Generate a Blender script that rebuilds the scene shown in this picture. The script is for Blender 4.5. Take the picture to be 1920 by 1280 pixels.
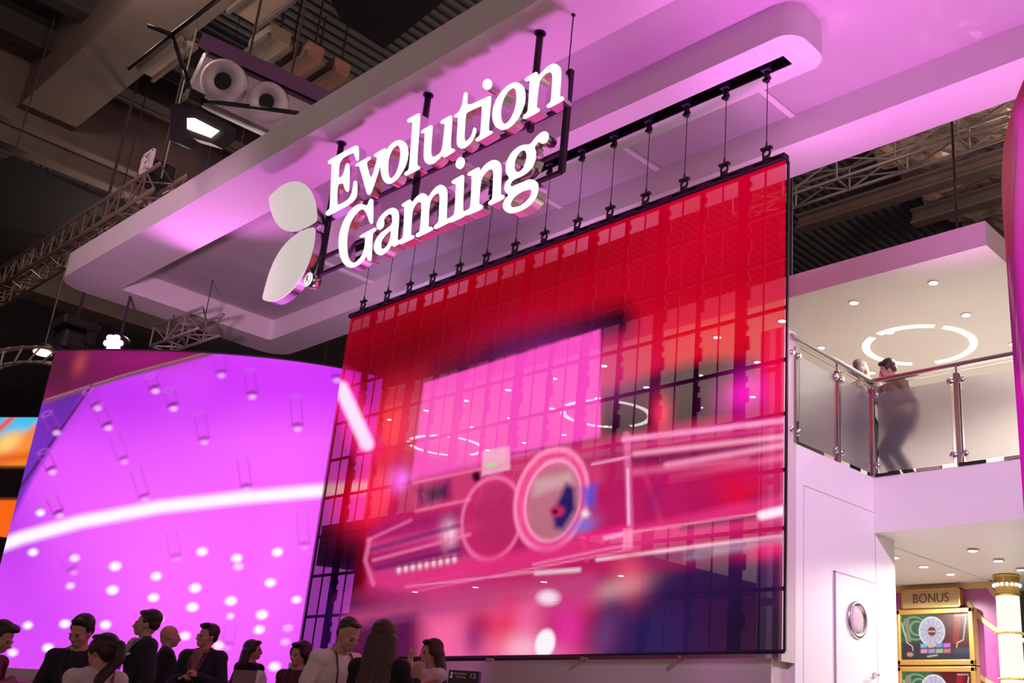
import bpy, bmesh, math, random
import numpy as np
from mathutils import Vector, Matrix, Euler
from mathutils.geometry import tessellate_polygon
random.seed(7); np.random.seed(7)
for o in list(bpy.data.objects): bpy.data.objects.remove(o)
S = bpy.context.scene
COL = S.collection
PI = math.pi

# ------------------------------------------------------------------ camera
H = 0.75
CAM = np.array([[0.756288, 0.652002, 0.054053], [-0.179955, 0.286745, -0.940953], [-0.629003, 0.701905, 0.334193]])
FPX, CX, CY = 1953.789, 1200.0, 700.0
cd = bpy.data.cameras.new('camera'); cam = bpy.data.objects.new('camera', cd); COL.objects.link(cam)
cd.sensor_fit = 'HORIZONTAL'; cd.sensor_width = 36.0
cd.lens = FPX / 1920 * 36.0
cd.shift_x = -(CX - 960) / 1920; cd.shift_y = (CY - 640) / 1920
cd.clip_start = 0.05; cd.clip_end = 300
rt, dn, fw = CAM
mw = Matrix(((rt[0], -dn[0], -fw[0], 0), (rt[1], -dn[1], -fw[1], 0), (rt[2], -dn[2], -fw[2], H), (0, 0, 0, 1)))
cam.matrix_world = mw
S.camera = cam

# ------------------------------------------------------------------ world, exposure
S.view_settings.view_transform = 'Standard'
S.view_settings.look = 'None'
S.view_settings.gamma = 1.0
S.view_settings.use_curve_mapping = False
S.view_settings.exposure = 0.0
W = bpy.data.worlds.new('hall_ambient'); S.world = W; W.use_nodes = True
bg = W.node_tree.nodes['Background']
bg.inputs[0].default_value = (1.0, 0.60, 0.62, 1); bg.inputs[1].default_value = 0.36

def light(name, kind, loc, color, power, target=None, spot=None, blend=0.6, radius=0.1):
    d = bpy.data.lights.new(name, kind); o = bpy.data.objects.new(name, d); COL.objects.link(o)
    o.location = loc; d.color = color; d.energy = power; d.shadow_soft_size = radius
    if spot: d.spot_size = math.radians(spot); d.spot_blend = blend
    if target is not None:
        o.rotation_euler = (Vector(target) - Vector(loc)).to_track_quat('-Z', 'Y').to_euler()
    return o
PK = (1.0, 0.22, 0.95)
light('uplight_wash', 'SPOT', (-13.9, 6.3, 5.66), (1.0, 0.24, 1.0), 190, (-12.3, 5.35, 6.97), 96, 0.9, 0.06)
light('uplight_wash', 'SPOT', (-8.6, 6.55, 0.3), PK, 1150, (-8.6, 5.9, 7.0), 52, 1.0, 0.5)
light('uplight_wash', 'SPOT', (-5.4, 6.5, 0.3), PK, 1050, (-5.2, 5.8, 7.0), 52, 1.0, 0.5)
light('uplight_wash', 'SPOT', (-7.6, 0.8, 3.0), (1.0, 0.46, 0.82), 1900, (-14.9, 7.0, 7.0), 40, 0.9, 0.4)  # added lamp out of view, no fixture, fills the left canopy
light('uplight_wash', 'SPOT', (-3.2, 7.0, 0.3), PK, 2100, (-3.4, 7.2, 7.0), 46, 1.0, 0.2)
light('uplight_wash', 'SPOT', (-8.6, 8.0, 5.68), (0.95, 0.42, 1.0), 42, (-8.6, 8.5, 7.0), 150, 1.0, 0.15)
light('uplight_wash', 'SPOT', (-12.0, 8.0, 5.68), (0.85, 0.46, 1.0), 50, (-12.0, 8.5, 7.0), 150, 1.0, 0.15)
light('uplight_wash', 'SPOT', (-5.4, 8.0, 5.68), (1.0, 0.36, 0.95), 50, (-5.4, 8.5, 7.0), 150, 1.0, 0.15)
light('side_wash', 'SPOT', (1.0, 4.5, 5.5), (0.93, 0.56, 1.0), 1900, (-4.7, 8.2, 2.8), 45, 1.0, 0.15)
for q_, pw in (((-14.0, 3.6, 10.6), 200), ((-20.0, 8.0, 8.5), 240), ((-7.5, 7.0, 10.5), 200), ((-4.0, 15.0, 9.5), 320), ((0.5, -1.5, 5.0), 150)):
    light('hall_fill', 'POINT', q_, (1.0, 0.80, 0.66), pw, radius=0.3)  # added unseen fill lights for the roof, canopy front and people

light('hall_fill', 'POINT', (0.6, 12.0, 10.6), (1.0, 0.42, 0.16), 150, radius=0.2)  # added orange fill, unseen, to brighten the foil
light('hall_fill', 'POINT', (-2.6, 17.5, 10.8), (0.55, 0.62, 1.0), 130, radius=0.2)  # added bluish fill, unseen, to brighten the foil

# ------------------------------------------------------------------ helpers
def ray(u, v):
    return CAM.T @ np.array([(u - CX) / FPX, (v - CY) / FPX, 1.0])
def onX(u, v, x): d = ray(u, v); return Vector(np.array([0, 0, H]) + d * (x / d[0]))
def onY(u, v, y): d = ray(u, v); return Vector(np.array([0, 0, H]) + d * (y / d[1]))
def onZ(u, v, z): d = ray(u, v); return Vector(np.array([0, 0, H]) + d * ((z - H) / d[2]))
def atD(u, v, D): return Vector(np.array([0, 0, H]) + ray(u, v) * D)
def project(P):
    c = (np.asarray(P, float) - np.array([0, 0, H])) @ CAM.T
    return FPX * c[..., 0] / c[..., 2] + CX, FPX * c[..., 1] / c[..., 2] + CY
def lin(c):
    c = np.asarray(c, float) / 255.0
    return np.where(c <= 0.04045, c / 12.92, ((c + 0.055) / 1.055) ** 2.4)

MATS = {}
def mat(name, color, rough=0.6, metal=0.0, emit=None, strength=0.0, noise=0.0, nscale=8.0, bump=0.0, alpha=None, trans=0.0, ior=1.45):
    if name in MATS: return MATS[name]
    m = bpy.data.materials.new(name); m.use_nodes = True; MATS[name] = m
    nt = m.node_tree; b = nt.nodes['Principled BSDF']
    b.inputs['Base Color'].default_value = (*color, 1); b.inputs['Roughness'].default_value = rough
    b.inputs['Metallic'].default_value = metal; b.inputs['IOR'].default_value = ior
    b.inputs['Transmission Weight'].default_value = trans
    if emit is not None:
        b.inputs['Emission Color'].default_value = (*emit, 1); b.inputs['Emission Strength'].default_value = strength
    if noise or bump:
        tc = nt.nodes.new('ShaderNodeTexCoord'); nz = nt.nodes.new('ShaderNodeTexNoise')
        nz.inputs['Scale'].default_value = nscale; nz.inputs['Detail'].default_value = 4
        nt.links.new(tc.outputs['Object'], nz.inputs['Vector'])
        if noise:
            mx = nt.nodes.new('ShaderNodeMix'); mx.data_type = 'RGBA'
            lo = [max(0, c * (1 - noise)) for c in color]; hi = [min(1, c * (1 + noise)) for c in color]
            mx.inputs[6].default_value = (*lo, 1); mx.inputs[7].default_value = (*hi, 1)
            nt.links.new(nz.outputs['Fac'], mx.inputs[0]); nt.links.new(mx.outputs[2], b.inputs['Base Color'])
        if bump:
            bp = nt.nodes.new('ShaderNodeBump'); bp.inputs['Strength'].default_value = bump; bp.inputs['Distance'].default_value = 0.02
            nt.links.new(nz.outputs['Fac'], bp.inputs['Height']); nt.links.new(bp.outputs['Normal'], b.inputs['Normal'])
    return m
def emis(name, color, strength=1.0):
    if name in MATS: return MATS[name]
    m = bpy.data.materials.new(name); m.use_nodes = True; MATS[name] = m
    nt = m.node_tree; nt.nodes.clear()
    e = nt.nodes.new('ShaderNodeEmission'); e.inputs[0].default_value = (*color, 1); e.inputs[1].default_value = strength
    out = nt.nodes.new('ShaderNodeOutputMaterial'); nt.links.new(e.outputs[0], out.inputs[0])
    return m
def led_mat(name, strength=1.0, through=None):
    m = bpy.data.materials.new(name); m.use_nodes = True; MATS[name] = m
    nt = m.node_tree; nt.nodes.clear()
    a = nt.nodes.new('ShaderNodeAttribute'); a.attribute_name = 'pixel'
    e = nt.nodes.new('ShaderNodeEmission'); e.inputs[1].default_value = strength
    nt.links.new(a.outputs['Color'], e.inputs[0])
    out = nt.nodes.new('ShaderNodeOutputMaterial')
    if through is None:
        g = nt.nodes.new('ShaderNodeBsdfGlossy'); g.inputs['Color'].default_value = (0.05, 0.05, 0.05, 1); g.inputs['Roughness'].default_value = 0.3
        ad = nt.nodes.new('ShaderNodeAddShader'); nt.links.new(e.outputs[0], ad.inputs[0]); nt.links.new(g.outputs[0], ad.inputs[1])
    else:
        t = nt.nodes.new('ShaderNodeBsdfTransparent'); t.inputs[0].default_value = (through, through, through, 1)
        ad = nt.nodes.new('ShaderNodeAddShader'); nt.links.new(e.outputs[0], ad.inputs[0]); nt.links.new(t.outputs[0], ad.inputs[1])
    nt.links.new(ad.outputs[0], out.inputs[0])
    return m

class MB:
    def __init__(s): s.v = []; s.f = []
    def box(s, lo, hi):
        n = len(s.v); (a, b, c), (d, e, f) = lo, hi
        s.v += [(a, b, c), (d, b, c), (d, e, c), (a, e, c), (a, b, f), (d, b, f), (d, e, f), (a, e, f)]
        s.f += [[n + i for i in q] for q in ((3, 2, 1, 0), (4, 5, 6, 7), (0, 1, 5, 4), (1, 2, 6, 5), (2, 3, 7, 6), (3, 0, 4, 7))]
        return s
    def bar(s, p, q, w, h=None, up=(0, 0, 1)):
        h = h or w; p = Vector(p); q = Vector(q); d = (q - p).normalized(); up = Vector(up)
        if abs(d.dot(up)) > 0.98: up = Vector((0, 1, 0))
        x = d.cross(up).normalized(); y = x.cross(d); n = len(s.v)
        for P in (p, q):
            for sx, sy in ((-1, -1), (1, -1), (1, 1), (-1, 1)): s.v.append(tuple(P + x * (sx * w / 2) + y * (sy * h / 2)))
        s.f += [[n + i for i in q2] for q2 in ((0, 1, 2, 3), (7, 6, 5, 4), (1, 0, 4, 5), (2, 1, 5, 6), (3, 2, 6, 7), (0, 3, 7, 4))]
        return s
    def tube(s, p, q, r, r2=None, n=10):
        r2 = r if r2 is None else r2; p = Vector(p); q = Vector(q); d = (q - p).normalized()
        up = Vector((0, 0, 1)) if abs(d.z) < 0.95 else Vector((1, 0, 0)); x = d.cross(up).normalized(); y = d.cross(x)
        b = len(s.v)
        for P, R in ((p, r), (q, r2)):
            for i in range(n):
                a = 2 * PI * i / n; s.v.append(tuple(P + x * (math.cos(a) * R) + y * (math.sin(a) * R)))
        for i in range(n): j = (i + 1) % n; s.f.append([b + i, b + j, b + n + j, b + n + i])
        s.f.append([b + n - 1 - i for i in range(n)]); s.f.append([b + n + i for i in range(n)])
        return s
    def path(s, pts, r, n=8):
        for a, b in zip(pts[:-1], pts[1:]): s.tube(a, b, r, n=n)
        return s
    def ring(s, c, axis, R, r, n=24, m=8, a0=0, a1=2 * PI):
        axis = Vector(axis).normalized(); up = Vector((0, 0, 1)) if abs(axis.z) < 0.95 else Vector((1, 0, 0))
        x = axis.cross(up).normalized(); y = axis.cross(x); b = len(s.v); full = abs(a1 - a0 - 2 * PI) < 1e-6
        k = n if full else n + 1
        for i in range(k):
            a = a0 + (a1 - a0) * i / n; rad = x * math.cos(a) + y * math.sin(a)
            for j in range(m):
                t = 2 * PI * j / m; s.v.append(tuple(Vector(c) + rad * (R + r * math.cos(t)) + axis * (r * math.sin(t))))
        for i in range(n if full else n):
            i2 = (i + 1) % k
            if not full and i + 1 >= k: break
            for j in range(m): j2 = (j + 1) % m; s.f.append([b + i * m + j, b + i2 * m + j, b + i2 * m + j2, b + i * m + j2])
        return s
    def lathe(s, c, prof, n=24, axis='Z'):
        b = len(s.v)
        for (r, z) in prof:
            for i in range(n):
                a = 2 * PI * i / n; p = (r * math.cos(a), r * math.sin(a), z)
                if axis == 'Y': p = (p[0], p[2], p[1])
                if axis == 'X': p = (p[2], p[0], p[1])
                s.v.append((c[0] + p[0], c[1] + p[1], c[2] + p[2]))
        for k in range(len(prof) - 1):
            for i in range(n):
                j = (i + 1) % n; s.f.append([b + k * n + i, b + k * n + j, b + (k + 1) * n + j, b + (k + 1) * n + i])
        s.f.append([b + n - 1 - i for i in range(n)]); e = b + (len(prof) - 1) * n; s.f.append([e + i for i in range(n)])
        return s
    def sphere(s, c, r, n=12, m=8, M3=None):
        b = len(s.v); r = (r, r, r) if not hasattr(r, '__len__') else r
        P = [(0, 0, 1)]
        for k in range(1, m):
            t = PI * k / m
            for i in range(n): a = 2 * PI * i / n; P.append((math.sin(t) * math.cos(a), math.sin(t) * math.sin(a), math.cos(t)))
        P.append((0, 0, -1))
        for p in P:
            q = Vector((p[0] * r[0], p[1] * r[1], p[2] * r[2]))
            if M3 is not None: q = M3 @ q
            s.v.append(tuple(q + Vector(c)))
        for i in range(n): s.f.append([b, b + 1 + i, b + 1 + (i + 1) % n])
        for k in range(m - 2):
            for i in range(n):
                j = (i + 1) % n; o = b + 1 + k * n; s.f.append([o + i, o + n + i, o + n + j, o + j])
        e = len(s.v) - 1; o = b + 1 + (m - 2) * n
        for i in range(n): s.f.append([e, o + (i + 1) % n, o + i])
        return s
    def prism(s, outer, holes, fn, t0, t1):
        """polygon with holes in 2D; fn(a, b, t) gives the 3D point"""
        loops = [outer] + list(holes); tri = tessellate_polygon([[Vector((p[0], p[1], 0)) for p in L] for L in loops])
        flat = [p for L in loops for p in L]; n = len(s.v); N = len(flat)
        s.v += [tuple(fn(p[0], p[1], t0)) for p in flat] + [tuple(fn(p[0], p[1], t1)) for p in flat]
        for t in tri: s.f.append([n + i for i in t]); s.f.append([n + N + i for i in reversed(t)])
        k = n
        for L in loops:
            m = len(L)
            for i in range(m): j = (i + 1) % m; s.f.append([k + i, k + j, k + N + j, k + N + i])
            k += m
        return s
    def mesh(s, name, smooth=False):
        me = bpy.data.meshes.new(name); me.from_pydata(s.v, [], s.f); me.validate()
        bm = bmesh.new(); bm.from_mesh(me); bmesh.ops.recalc_face_normals(bm, faces=bm.faces); bm.to_mesh(me); bm.free()
        if smooth: me.polygons.foreach_set('use_smooth', [True] * len(me.polygons))
        return me
    def build(s, name, m, parent=None, smooth=False, bevel=0.0):
        o = bpy.data.objects.new(name, s.mesh(name, smooth)); COL.objects.link(o)
        o.data.materials.append(m)
        if parent: o.parent = parent; o.matrix_parent_inverse = Matrix.Translation(-parent.location) if parent.type == 'EMPTY' else parent.matrix_world.inverted()
        if bevel:
            b = o.modifiers.new('bevel', 'BEVEL'); b.width = bevel; b.segments = 2; b.limit_method = 'ANGLE'
        return o
def inst(name, me, mtx, parent=None):
    o = bpy.data.objects.new(name, me); COL.objects.link(o)
    if parent: o.parent = parent; o.matrix_parent_inverse = Matrix.Translation(-parent.location)
    o.matrix_basis = mtx
    return o
def empty(name, loc=(0, 0, 0)):
    o = bpy.data.objects.new(name, None); COL.objects.link(o); o.location = loc; o.empty_display_size = 0.2
    return o
def tag(o, label, cat, group=None):
    o['label'] = label; o['category'] = cat
    if group: o['group'] = group
    return o
def struct(o, label=None):
    o['kind'] = 'structure'
    if label: o['label'] = label
    return o
def rrect(x0, y0, x1, y1, r, n=8):
    """rounded rectangle, r = four radii (x0y0, x1y0, x1y1, x0y1)"""
    out = []
    for (cx, cy, a0, R) in ((x0 + r[0], y0 + r[0], PI, r[0]), (x1 - r[1], y0 + r[1], 1.5 * PI, r[1]), (x1 - r[2], y1 - r[2], 0, r[2]), (x0 + r[3], y1 - r[3], 0.5 * PI, r[3])):
        if R < 1e-4: out.append((cx, cy)); continue
        for i in range(n + 1): a = a0 + 0.5 * PI * i / n; out.append((cx + R * math.cos(a), cy + R * math.sin(a)))
    return out
XY = lambda a, b, t: (a, b, t)
def text(body, size, name, m, parent, mtx, extrude=0.004, align='CENTER'):
    c = bpy.data.curves.new(name, 'FONT'); c.body = body; c.size = size; c.extrude = extrude; c.align_x = align; c.align_y = 'CENTER'; c.resolution_u = 4
    t = bpy.data.objects.new('tmp', c); COL.objects.link(t); bpy.context.view_layer.update()
    me = bpy.data.meshes.new_from_object(t.evaluated_get(bpy.context.evaluated_depsgraph_get())); bpy.data.objects.remove(t)
    me.name = name; me.transform(mtx); me.materials.clear(); me.materials.append(m)
    o = bpy.data.objects.new(name, me); COL.objects.link(o)
    if parent: o.parent = parent; o.matrix_parent_inverse = Matrix.Translation(-parent.location) if parent.type == 'EMPTY' else parent.matrix_world.inverted()
    return o
def facing(pos, xdir):
    """matrix: local x along xdir (horizontal), local y up, local z out of the plane toward the viewer"""
    x = Vector(xdir).normalized(); z = Vector((0, 0, 1)); n = x.cross(z)
    return Matrix(((x.x, z.x, n.x, pos[0]), (x.y, z.y, n.y, pos[1]), (x.z, z.z, n.z, pos[2]), (0, 0, 0, 1)))

class Paint:
    """flat picture content of a display, evaluated at points (u, v)"""
    def __init__(s, u, v, base): s.u = u; s.v = v; s.c = np.tile(lin(base), (len(u), 1)).astype(float)
    def put(s, m, col, add=False):
        m = np.clip(m, 0, 1)[:, None]; k = lin(col)
        s.c = s.c + m * k if add else s.c * (1 - m) + m * k
    def sd(s, pts):
        P = np.array(pts, float); d = np.full(len(s.u), 1e9); ins = np.zeros(len(s.u), bool)
        for a, b in zip(P, np.roll(P, -1, 0)):
            e = b - a; wx = s.u - a[0]; wy = s.v - a[1]; t = np.clip((wx * e[0] + wy * e[1]) / max(e @ e, 1e-9), 0, 1)
            d = np.minimum(d, np.hypot(wx - e[0] * t, wy - e[1] * t))
            c = ((a[1] <= s.v) & (b[1] > s.v)) | ((b[1] <= s.v) & (a[1] > s.v))
            with np.errstate(all='ignore'): xi = a[0] + (s.v - a[1]) * e[0] / (e[1] if e[1] else 1e-9)
            ins ^= c & (s.u < xi)
        return np.where(ins, -d, d)
    def poly(s, pts, col, blur=2, al=1.0, add=False): s.put(al * np.clip(0.5 - s.sd(pts) / (2 * blur), 0, 1), col, add)
    def line(s, pts, w, col, blur=2, al=1.0, add=False):
        d = np.full(len(s.u), 1e9); P = np.array(pts, float)
        for a, b in zip(P[:-1], P[1:]):
            e = b - a; wx = s.u - a[0]; wy = s.v - a[1]; t = np.clip((wx * e[0] + wy * e[1]) / max(e @ e, 1e-9), 0, 1)
            d = np.minimum(d, np.hypot(wx - e[0] * t, wy - e[1] * t))
        s.put(al * np.clip(0.5 - (d - w / 2) / (2 * blur), 0, 1), col, add)
    def ell(s, c, rx, ry, col, blur=2, al=1.0, ang=0, ring=None, add=False):
        a = math.radians(ang); x = s.u - c[0]; y = s.v - c[1]
        X = x * math.cos(a) + y * math.sin(a); Y = -x * math.sin(a) + y * math.cos(a)
        q = np.hypot(X / rx, Y / ry); d = (q - 1) * min(rx, ry)
        if ring: d = np.abs(d) - ring / 2
        s.put(al * np.clip(0.5 - d / (2 * blur), 0, 1), col, add)
    def glow(s, c, rx, ry, col, al=1.0, ang=0, add=False):
        a = math.radians(ang); x = s.u - c[0]; y = s.v - c[1]
        X = x * math.cos(a) + y * math.sin(a); Y = -x * math.sin(a) + y * math.cos(a)
        s.put(al * np.exp(-(X / rx) ** 2 - (Y / ry) ** 2), col, add)
def set_pixels(me, cols):
    at = me.attributes.new('pixel', 'FLOAT_COLOR', 'POINT')
    a = np.ones((len(cols), 4), np.float32); a[:, :3] = np.clip(cols, 0, 4); at.data.foreach_set('color', a.ravel())

# ------------------------------------------------------------------ materials
WHITE = mat('white_lacquer', (0.80, 0.78, 0.77), 0.45, noise=0.02, nscale=2)
SOFFIT = mat('canopy_fabric_white', (0.78, 0.75, 0.76), 0.8, noise=0.02, nscale=1.5)
WARMW = mat('warm_white_paint', (0.78, 0.75, 0.70), 0.6)
BEIGE = mat('beige_panel', (0.60, 0.53, 0.49), 0.6, noise=0.03, nscale=3)
DARK = mat('black_metal', (0.015, 0.012, 0.016), 0.5)
FRAME = mat('dark_frame_metal', (0.03, 0.015, 0.03), 0.45, 0.3)
CHROME = mat('brushed_chrome', (0.74, 0.72, 0.72), 0.22, 1.0)
STEEL = mat('polished_steel', (0.62, 0.58, 0.58), 0.22, 1.0)
ALU = mat('truss_aluminium', (0.42, 0.39, 0.36), 0.45, 0.6)
ALUD = mat('weathered_truss_steel', (0.20, 0.15, 0.12), 0.5, 0.4)
RUST = mat('primed_roof_steel', (0.16, 0.115, 0.10), 0.7, noise=0.25, nscale=2)
RDARK = mat('dark_roof_steel', (0.05, 0.038, 0.038), 0.8, noise=0.3, nscale=1)
DECK = mat('corrugated_deck_paint', (0.13, 0.125, 0.13), 0.6, noise=0.15, nscale=0.7)
FLOOR = mat('carpet_grey', (0.16, 0.13, 0.14), 0.9, noise=0.2, nscale=30)
GOLD = mat('gold_paint', (0.72, 0.48, 0.14), 0.3, 0.75)
GOLDM = mat('matt_gold_board', (0.56, 0.41, 0.20), 0.5, 0.2)
SIGNLIT = emis('lit_sign_face', (1.0, 0.99, 0.93), 1.15)
LAMPW = emis('downlight_glow', (1.0, 0.93, 0.82), 6.0)
RINGW = emis('ring_light_glow', (1.0, 0.97, 0.90), 2.2)

# ------------------------------------------------------------------ floor, hall shell
struct(MB().box((-46, -14, -0.2), (16, 36, 0.0)).build('floor', FLOOR), 'grey carpeted exhibition hall floor')
ZD = 13.0
def corrugated(name, x0, x1, y0, y1, z, pitch, depth, m):
    b = MB(); xs = []; x = x0; k = 0
    while x < x1:
        xs += [(x, z), (x + pitch * 0.30, z), (x + pitch * 0.42, z + depth), (x + pitch * 0.88, z + depth)]; x += pitch
    for (x, zz) in xs: b.v += [(x, y0, zz), (x, y1, zz)]
    for i in range(len(xs) - 1): b.f.append([2 * i, 2 * i + 2, 2 * i + 3, 2 * i + 1])
    return b.build(name, m)
struct(corrugated('ceiling', -46, 16, -14, 36, ZD, 0.24, 0.07, DECK), 'dark corrugated steel hall roof deck')
struct(MB().box((-46.3, -14, 0), (-46, 36, ZD)).build('wall_left', RDARK), 'dark far side wall of the hall')
struct(MB().box((-46, 36, 0), (16, 36.3, ZD)).build('wall_back', RDARK), 'dark far end wall of the hall')

def beam(name, p, q, w, h, m, label, group):
    b = MB(); p = Vector(p); q = Vector(q); d = (q - p).normalized(); n = Vector((-d.y, d.x, 0)); t = 0.06
    e = empty(name, p); 
    MB().bar(p + Vector((0, 0, t / 2)), q + Vector((0, 0, t / 2)), w, t).build('lower_flange', m, e)
    MB().bar(p + Vector((0, 0, h / 2)), q + Vector((0, 0, h / 2)), 0.94 * w if w > 0.9 else 0.05, h - 0.02).build('web', m, e)
    MB().bar(p + Vector((0, 0, h - t / 2)), q + Vector((0, 0, h - t / 2)), w, t).build('upper_flange', m, e)
    return tag(e, label, 'beam', group)
# roof girders found by their lower faces
P = onZ(210, 118, 11.4); ya = P.y; xa = onZ(78, 240, 11.4).x
beam('roof_girder', (xa, ya, 11.4), (-4, ya, 11.4), 1.0, 1.5, RUST, 'wide brown roof girder passing above the duct nozzles', None)
xb = onZ(140, 287, 11.0).x
beam('roof_girder', (xb, onZ(0, 232, 11.0).y - 4, 11.0), (xb, onZ(290, 352, 11.0).y + 3, 11.0), 0.55, 1.5, RUST, 'brown roof girder crossing below the wide girder end', None)
xb2 = onZ(110, 315, 10.6).x
beam('roof_girder', (xb2, onZ(0, 265, 10.6).y - 5, 10.6), (xb2, onZ(235, 372, 10.6).y + 1, 10.6), 0.30, 0.5, RUST, 'narrow brown rail hung under the roof beside the black drape', None)
xb3 = onZ(170, 590, 10.2).x
beam('roof_girder', (xb3, onZ(20, 545, 10.2).y, 10.2), (xb3, onZ(330, 645, 10.2).y, 10.2), 0.7, 0.9, RUST, 'brown roof girder behind the purple stage light', None)
for k, (u, v) in enumerate(((130, 20), (60, 90), (30, 170))):
    q = onZ(u, v, 12.2)
    beam('roof_purlin', (q.x, q.y - 9, 12.2), (q.x, q.y + 7, 12.2), 0.35, 0.6, RDARK, ('dark purlin nearest to the brown duct boxes', 'dark purlin between two others above the wide girder', 'dark purlin above the crossing brown girder')[k], 'purlins above the wide girder')
for k, (u, v, z, w) in enumerate(((1700, 370, 11.6, 0.28), (1820, 392, 11.6, 0.26))):
    q = onZ(u, v, z); x1 = onZ(1525 if k == 0 else 1748, v + (60 if k == 0 else 22), z).x
    beam('roof_girder', (min(x1, q.x - 1) - 0.3, q.y, z), (4, q.y, z), w, 0.35, RUST, ('long' if k == 0 else 'short') + ' dark roof girder running across the foil insulation', None)
# drape blocks
dm = mat('black_drape', (0.018, 0.014, 0.016), 0.9, noise=0.3, nscale=14)
def drape(u0, u1, z, lab, pts):
    Q = [onZ(u, v, z) for u, v in pts]; b = MB(); b.prism([(q.x, q.y) for q in Q], [], XY, z, z + 0.06); o = b.build('ceiling_drape', dm)
    for q in Q: MB().tube((q.x, q.y, z + .06), (q.x, q.y, ZD), 0.012, n=6).build('hanger_rod', RDARK, o)
    return tag(o, lab, 'drape')
drape(0, 0, 9.6, 'black drape stretched flat below the roof beside the brown rail', [(-120, 330), (25, 298), (222, 385), (60, 470), (-120, 440)])
drape(0, 0, 9.2, 'black drape stretched flat behind the reddish duct boxes', [(590, -60), (700, -120), (860, -20), (720, 92), (640, 40)])
# foil insulation
fm = mat('crinkled_foil', (0.50, 0.36, 0.28), 0.35, 0.35, noise=0.7, nscale=2.5)
def foil():
    x0 = onZ(1690, 330, 12.6).x; y0 = onZ(1700, 280, 12.6).y - 6; nx, ny = 90, 120
    b = MB()
    for j in range(ny + 1):
        for i in range(nx + 1):
            x = x0 + (i / nx) * 14.0 + 0.05 * math.sin(j * 0.9); y = y0 + (j / ny) * 18.0
            z = 12.55 + 0.10 * math.sin(3.1 * x + 1.7 * math.sin(2.3 * y)) + 0.07 * math.sin(5.7 * y + 2.1 * x) + random.uniform(-.06, .06)
            b.v.append((x, y, z))
    for j in range(ny):
        for i in range(nx): a = j * (nx + 1) + i; b.f.append([a, a + 1, a + nx + 2, a + nx + 1])
    return b.build('foil_insulation', fm)
tag(foil(), 'crinkled silver foil insulation hung below the roof deck', 'insulation')

BR = MB().tube((0, 0, 0), (0, 0, 1), 1.0, n=6).mesh('brace')
def truss(name, p, q, w, h, m, label, seg=0.5, rc=0.025, rb=0.014, group=None, wires=(0.15, 0.85)):
    p = Vector(p); q = Vector(q); d = (q - p).normalized(); L = (q - p).length
    n = Vector((-d.y, d.x, 0)).normalized(); up = Vector((0, 0, 1)); e = empty(name, p)
    cs = [p + n * (sx * w / 2) + up * (sz * h) for sx, sz in ((-1, 0), (1, 0), (1, 1), (-1, 1))]
    for c in cs: MB().tube(c, c + d * L, rc, n=8).build('chord', m, e, True)
    if not BR.materials: BR.materials.append(m)
    me = BR if BR.materials[0] == m else None
    if me is None:
        key = 'brace_' + m.name
        me = bpy.data.meshes.get(key) or BR.copy(); me.name = key; me.materials.clear(); me.materials.append(m)
    k = max(1, int(L / seg))
    for i in range(k):
        a0 = d * (L * i / k); a1 = d * (L * (i + 1) / k)
        for (A, B) in ((0, 1), (1, 2), (2, 3), (3, 0)):
            s, t = (cs[A] + a0, cs[B] + a1) if i % 2 == 0 else (cs[B] + a0, cs[A] + a1)
            for (s2, t2) in ((s, t), (cs[A] + a0, cs[B] + a0)):
                v = t2 - s2; M = Matrix.Translation(s2) @ v.to_track_quat('Z', 'Y').to_matrix().to_4x4() @ Matrix.Diagonal((rb, rb, v.length, 1))
                if A in (0, 1, 3) or s2 is s: inst('brace', me, M, e)
    for t_ in wires:
        c_ = p + d * (L * t_); MB().tube((c_.x, c_.y, c_.z + h), (c_.x, c_.y, ZD), 0.008, n=6).build('hanger_wire', RDARK, e)
    return tag(e, label, 'truss', group)
a = onZ(1478, 380, 9.4); c = onZ(1900, 262, 9.4)
truss('box_truss', (a.x - 1.0, a.y, 9.4), (c.x + 0.4, a.y, 9.4), 0.40, 0.40, ALU, 'long aluminium box truss under the corrugated roof beside the foil', 1.0, 0.030, 0.016, wires=(0.02, 0.25))
a = onZ(20, 545, 8.0); c = onZ(285, 352, 8.0)
truss('box_truss', (a.x - 2.0, a.y, 8.0), (c.x, a.y, 8.0), 0.42, 0.42, ALUD, 'aluminium box truss running along the canopy edge below the black drape', 0.42, 0.03, wires=())
a = onZ(300, 655, 6.4); c = onZ(392, 622, 6.4)
truss('box_truss', (a.x, a.y, 6.4), (c.x, c.y, 6.4), 0.35, 0.35, ALU, 'short aluminium truss end showing below the canopy corner', 0.4, 0.025)
a = onZ(505, 700, 6.4); ZTQ = 5.9
truss('box_truss', (a.x - 2, 9.9, ZTQ), (a.x + 6, 9.9, ZTQ), 0.3, 0.3, ALU, 'aluminium truss hanging behind the red display top corner', 0.5, 0.02)
# curved truss of a neighbouring stand
e = empty('curved_truss', atD(40, 700, 19))
cc = atD(30, 760, 19); rx = Vector(CAM[0]); up = Vector((0, 0, 1))
for R in (1.15, 0.85):
    for dz in (0.0, 0.3):
        pts = [cc + rx * (R * 1.5 * math.cos(t)) + Vector(CAM[2]) * dz + up * (R * math.sin(t)) for t in np.linspace(0.05, PI - 0.05, 22)]
        MB().path(pts, 0.03).build('chord', ALU, e, True)
for t in np.linspace(0.1, PI - 0.1, 16):
    f = lambda R, t: cc + rx * (R * 1.5 * math.cos(t)) + up * (R * math.sin(t))
    MB().tube(f(1.15, t), f(0.85, t + 0.1), 0.017, n=6).build('brace', ALU, e)
MB().tube(cc + rx * 1.6, cc + rx * 1.6 - up * 4.7 + up * 0.0, 0.05).build('leg', ALU, e)
MB().tube(cc - rx * 1.6, cc - rx * 1.6 - up * 4.7, 0.05).build('leg', ALU, e)
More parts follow.
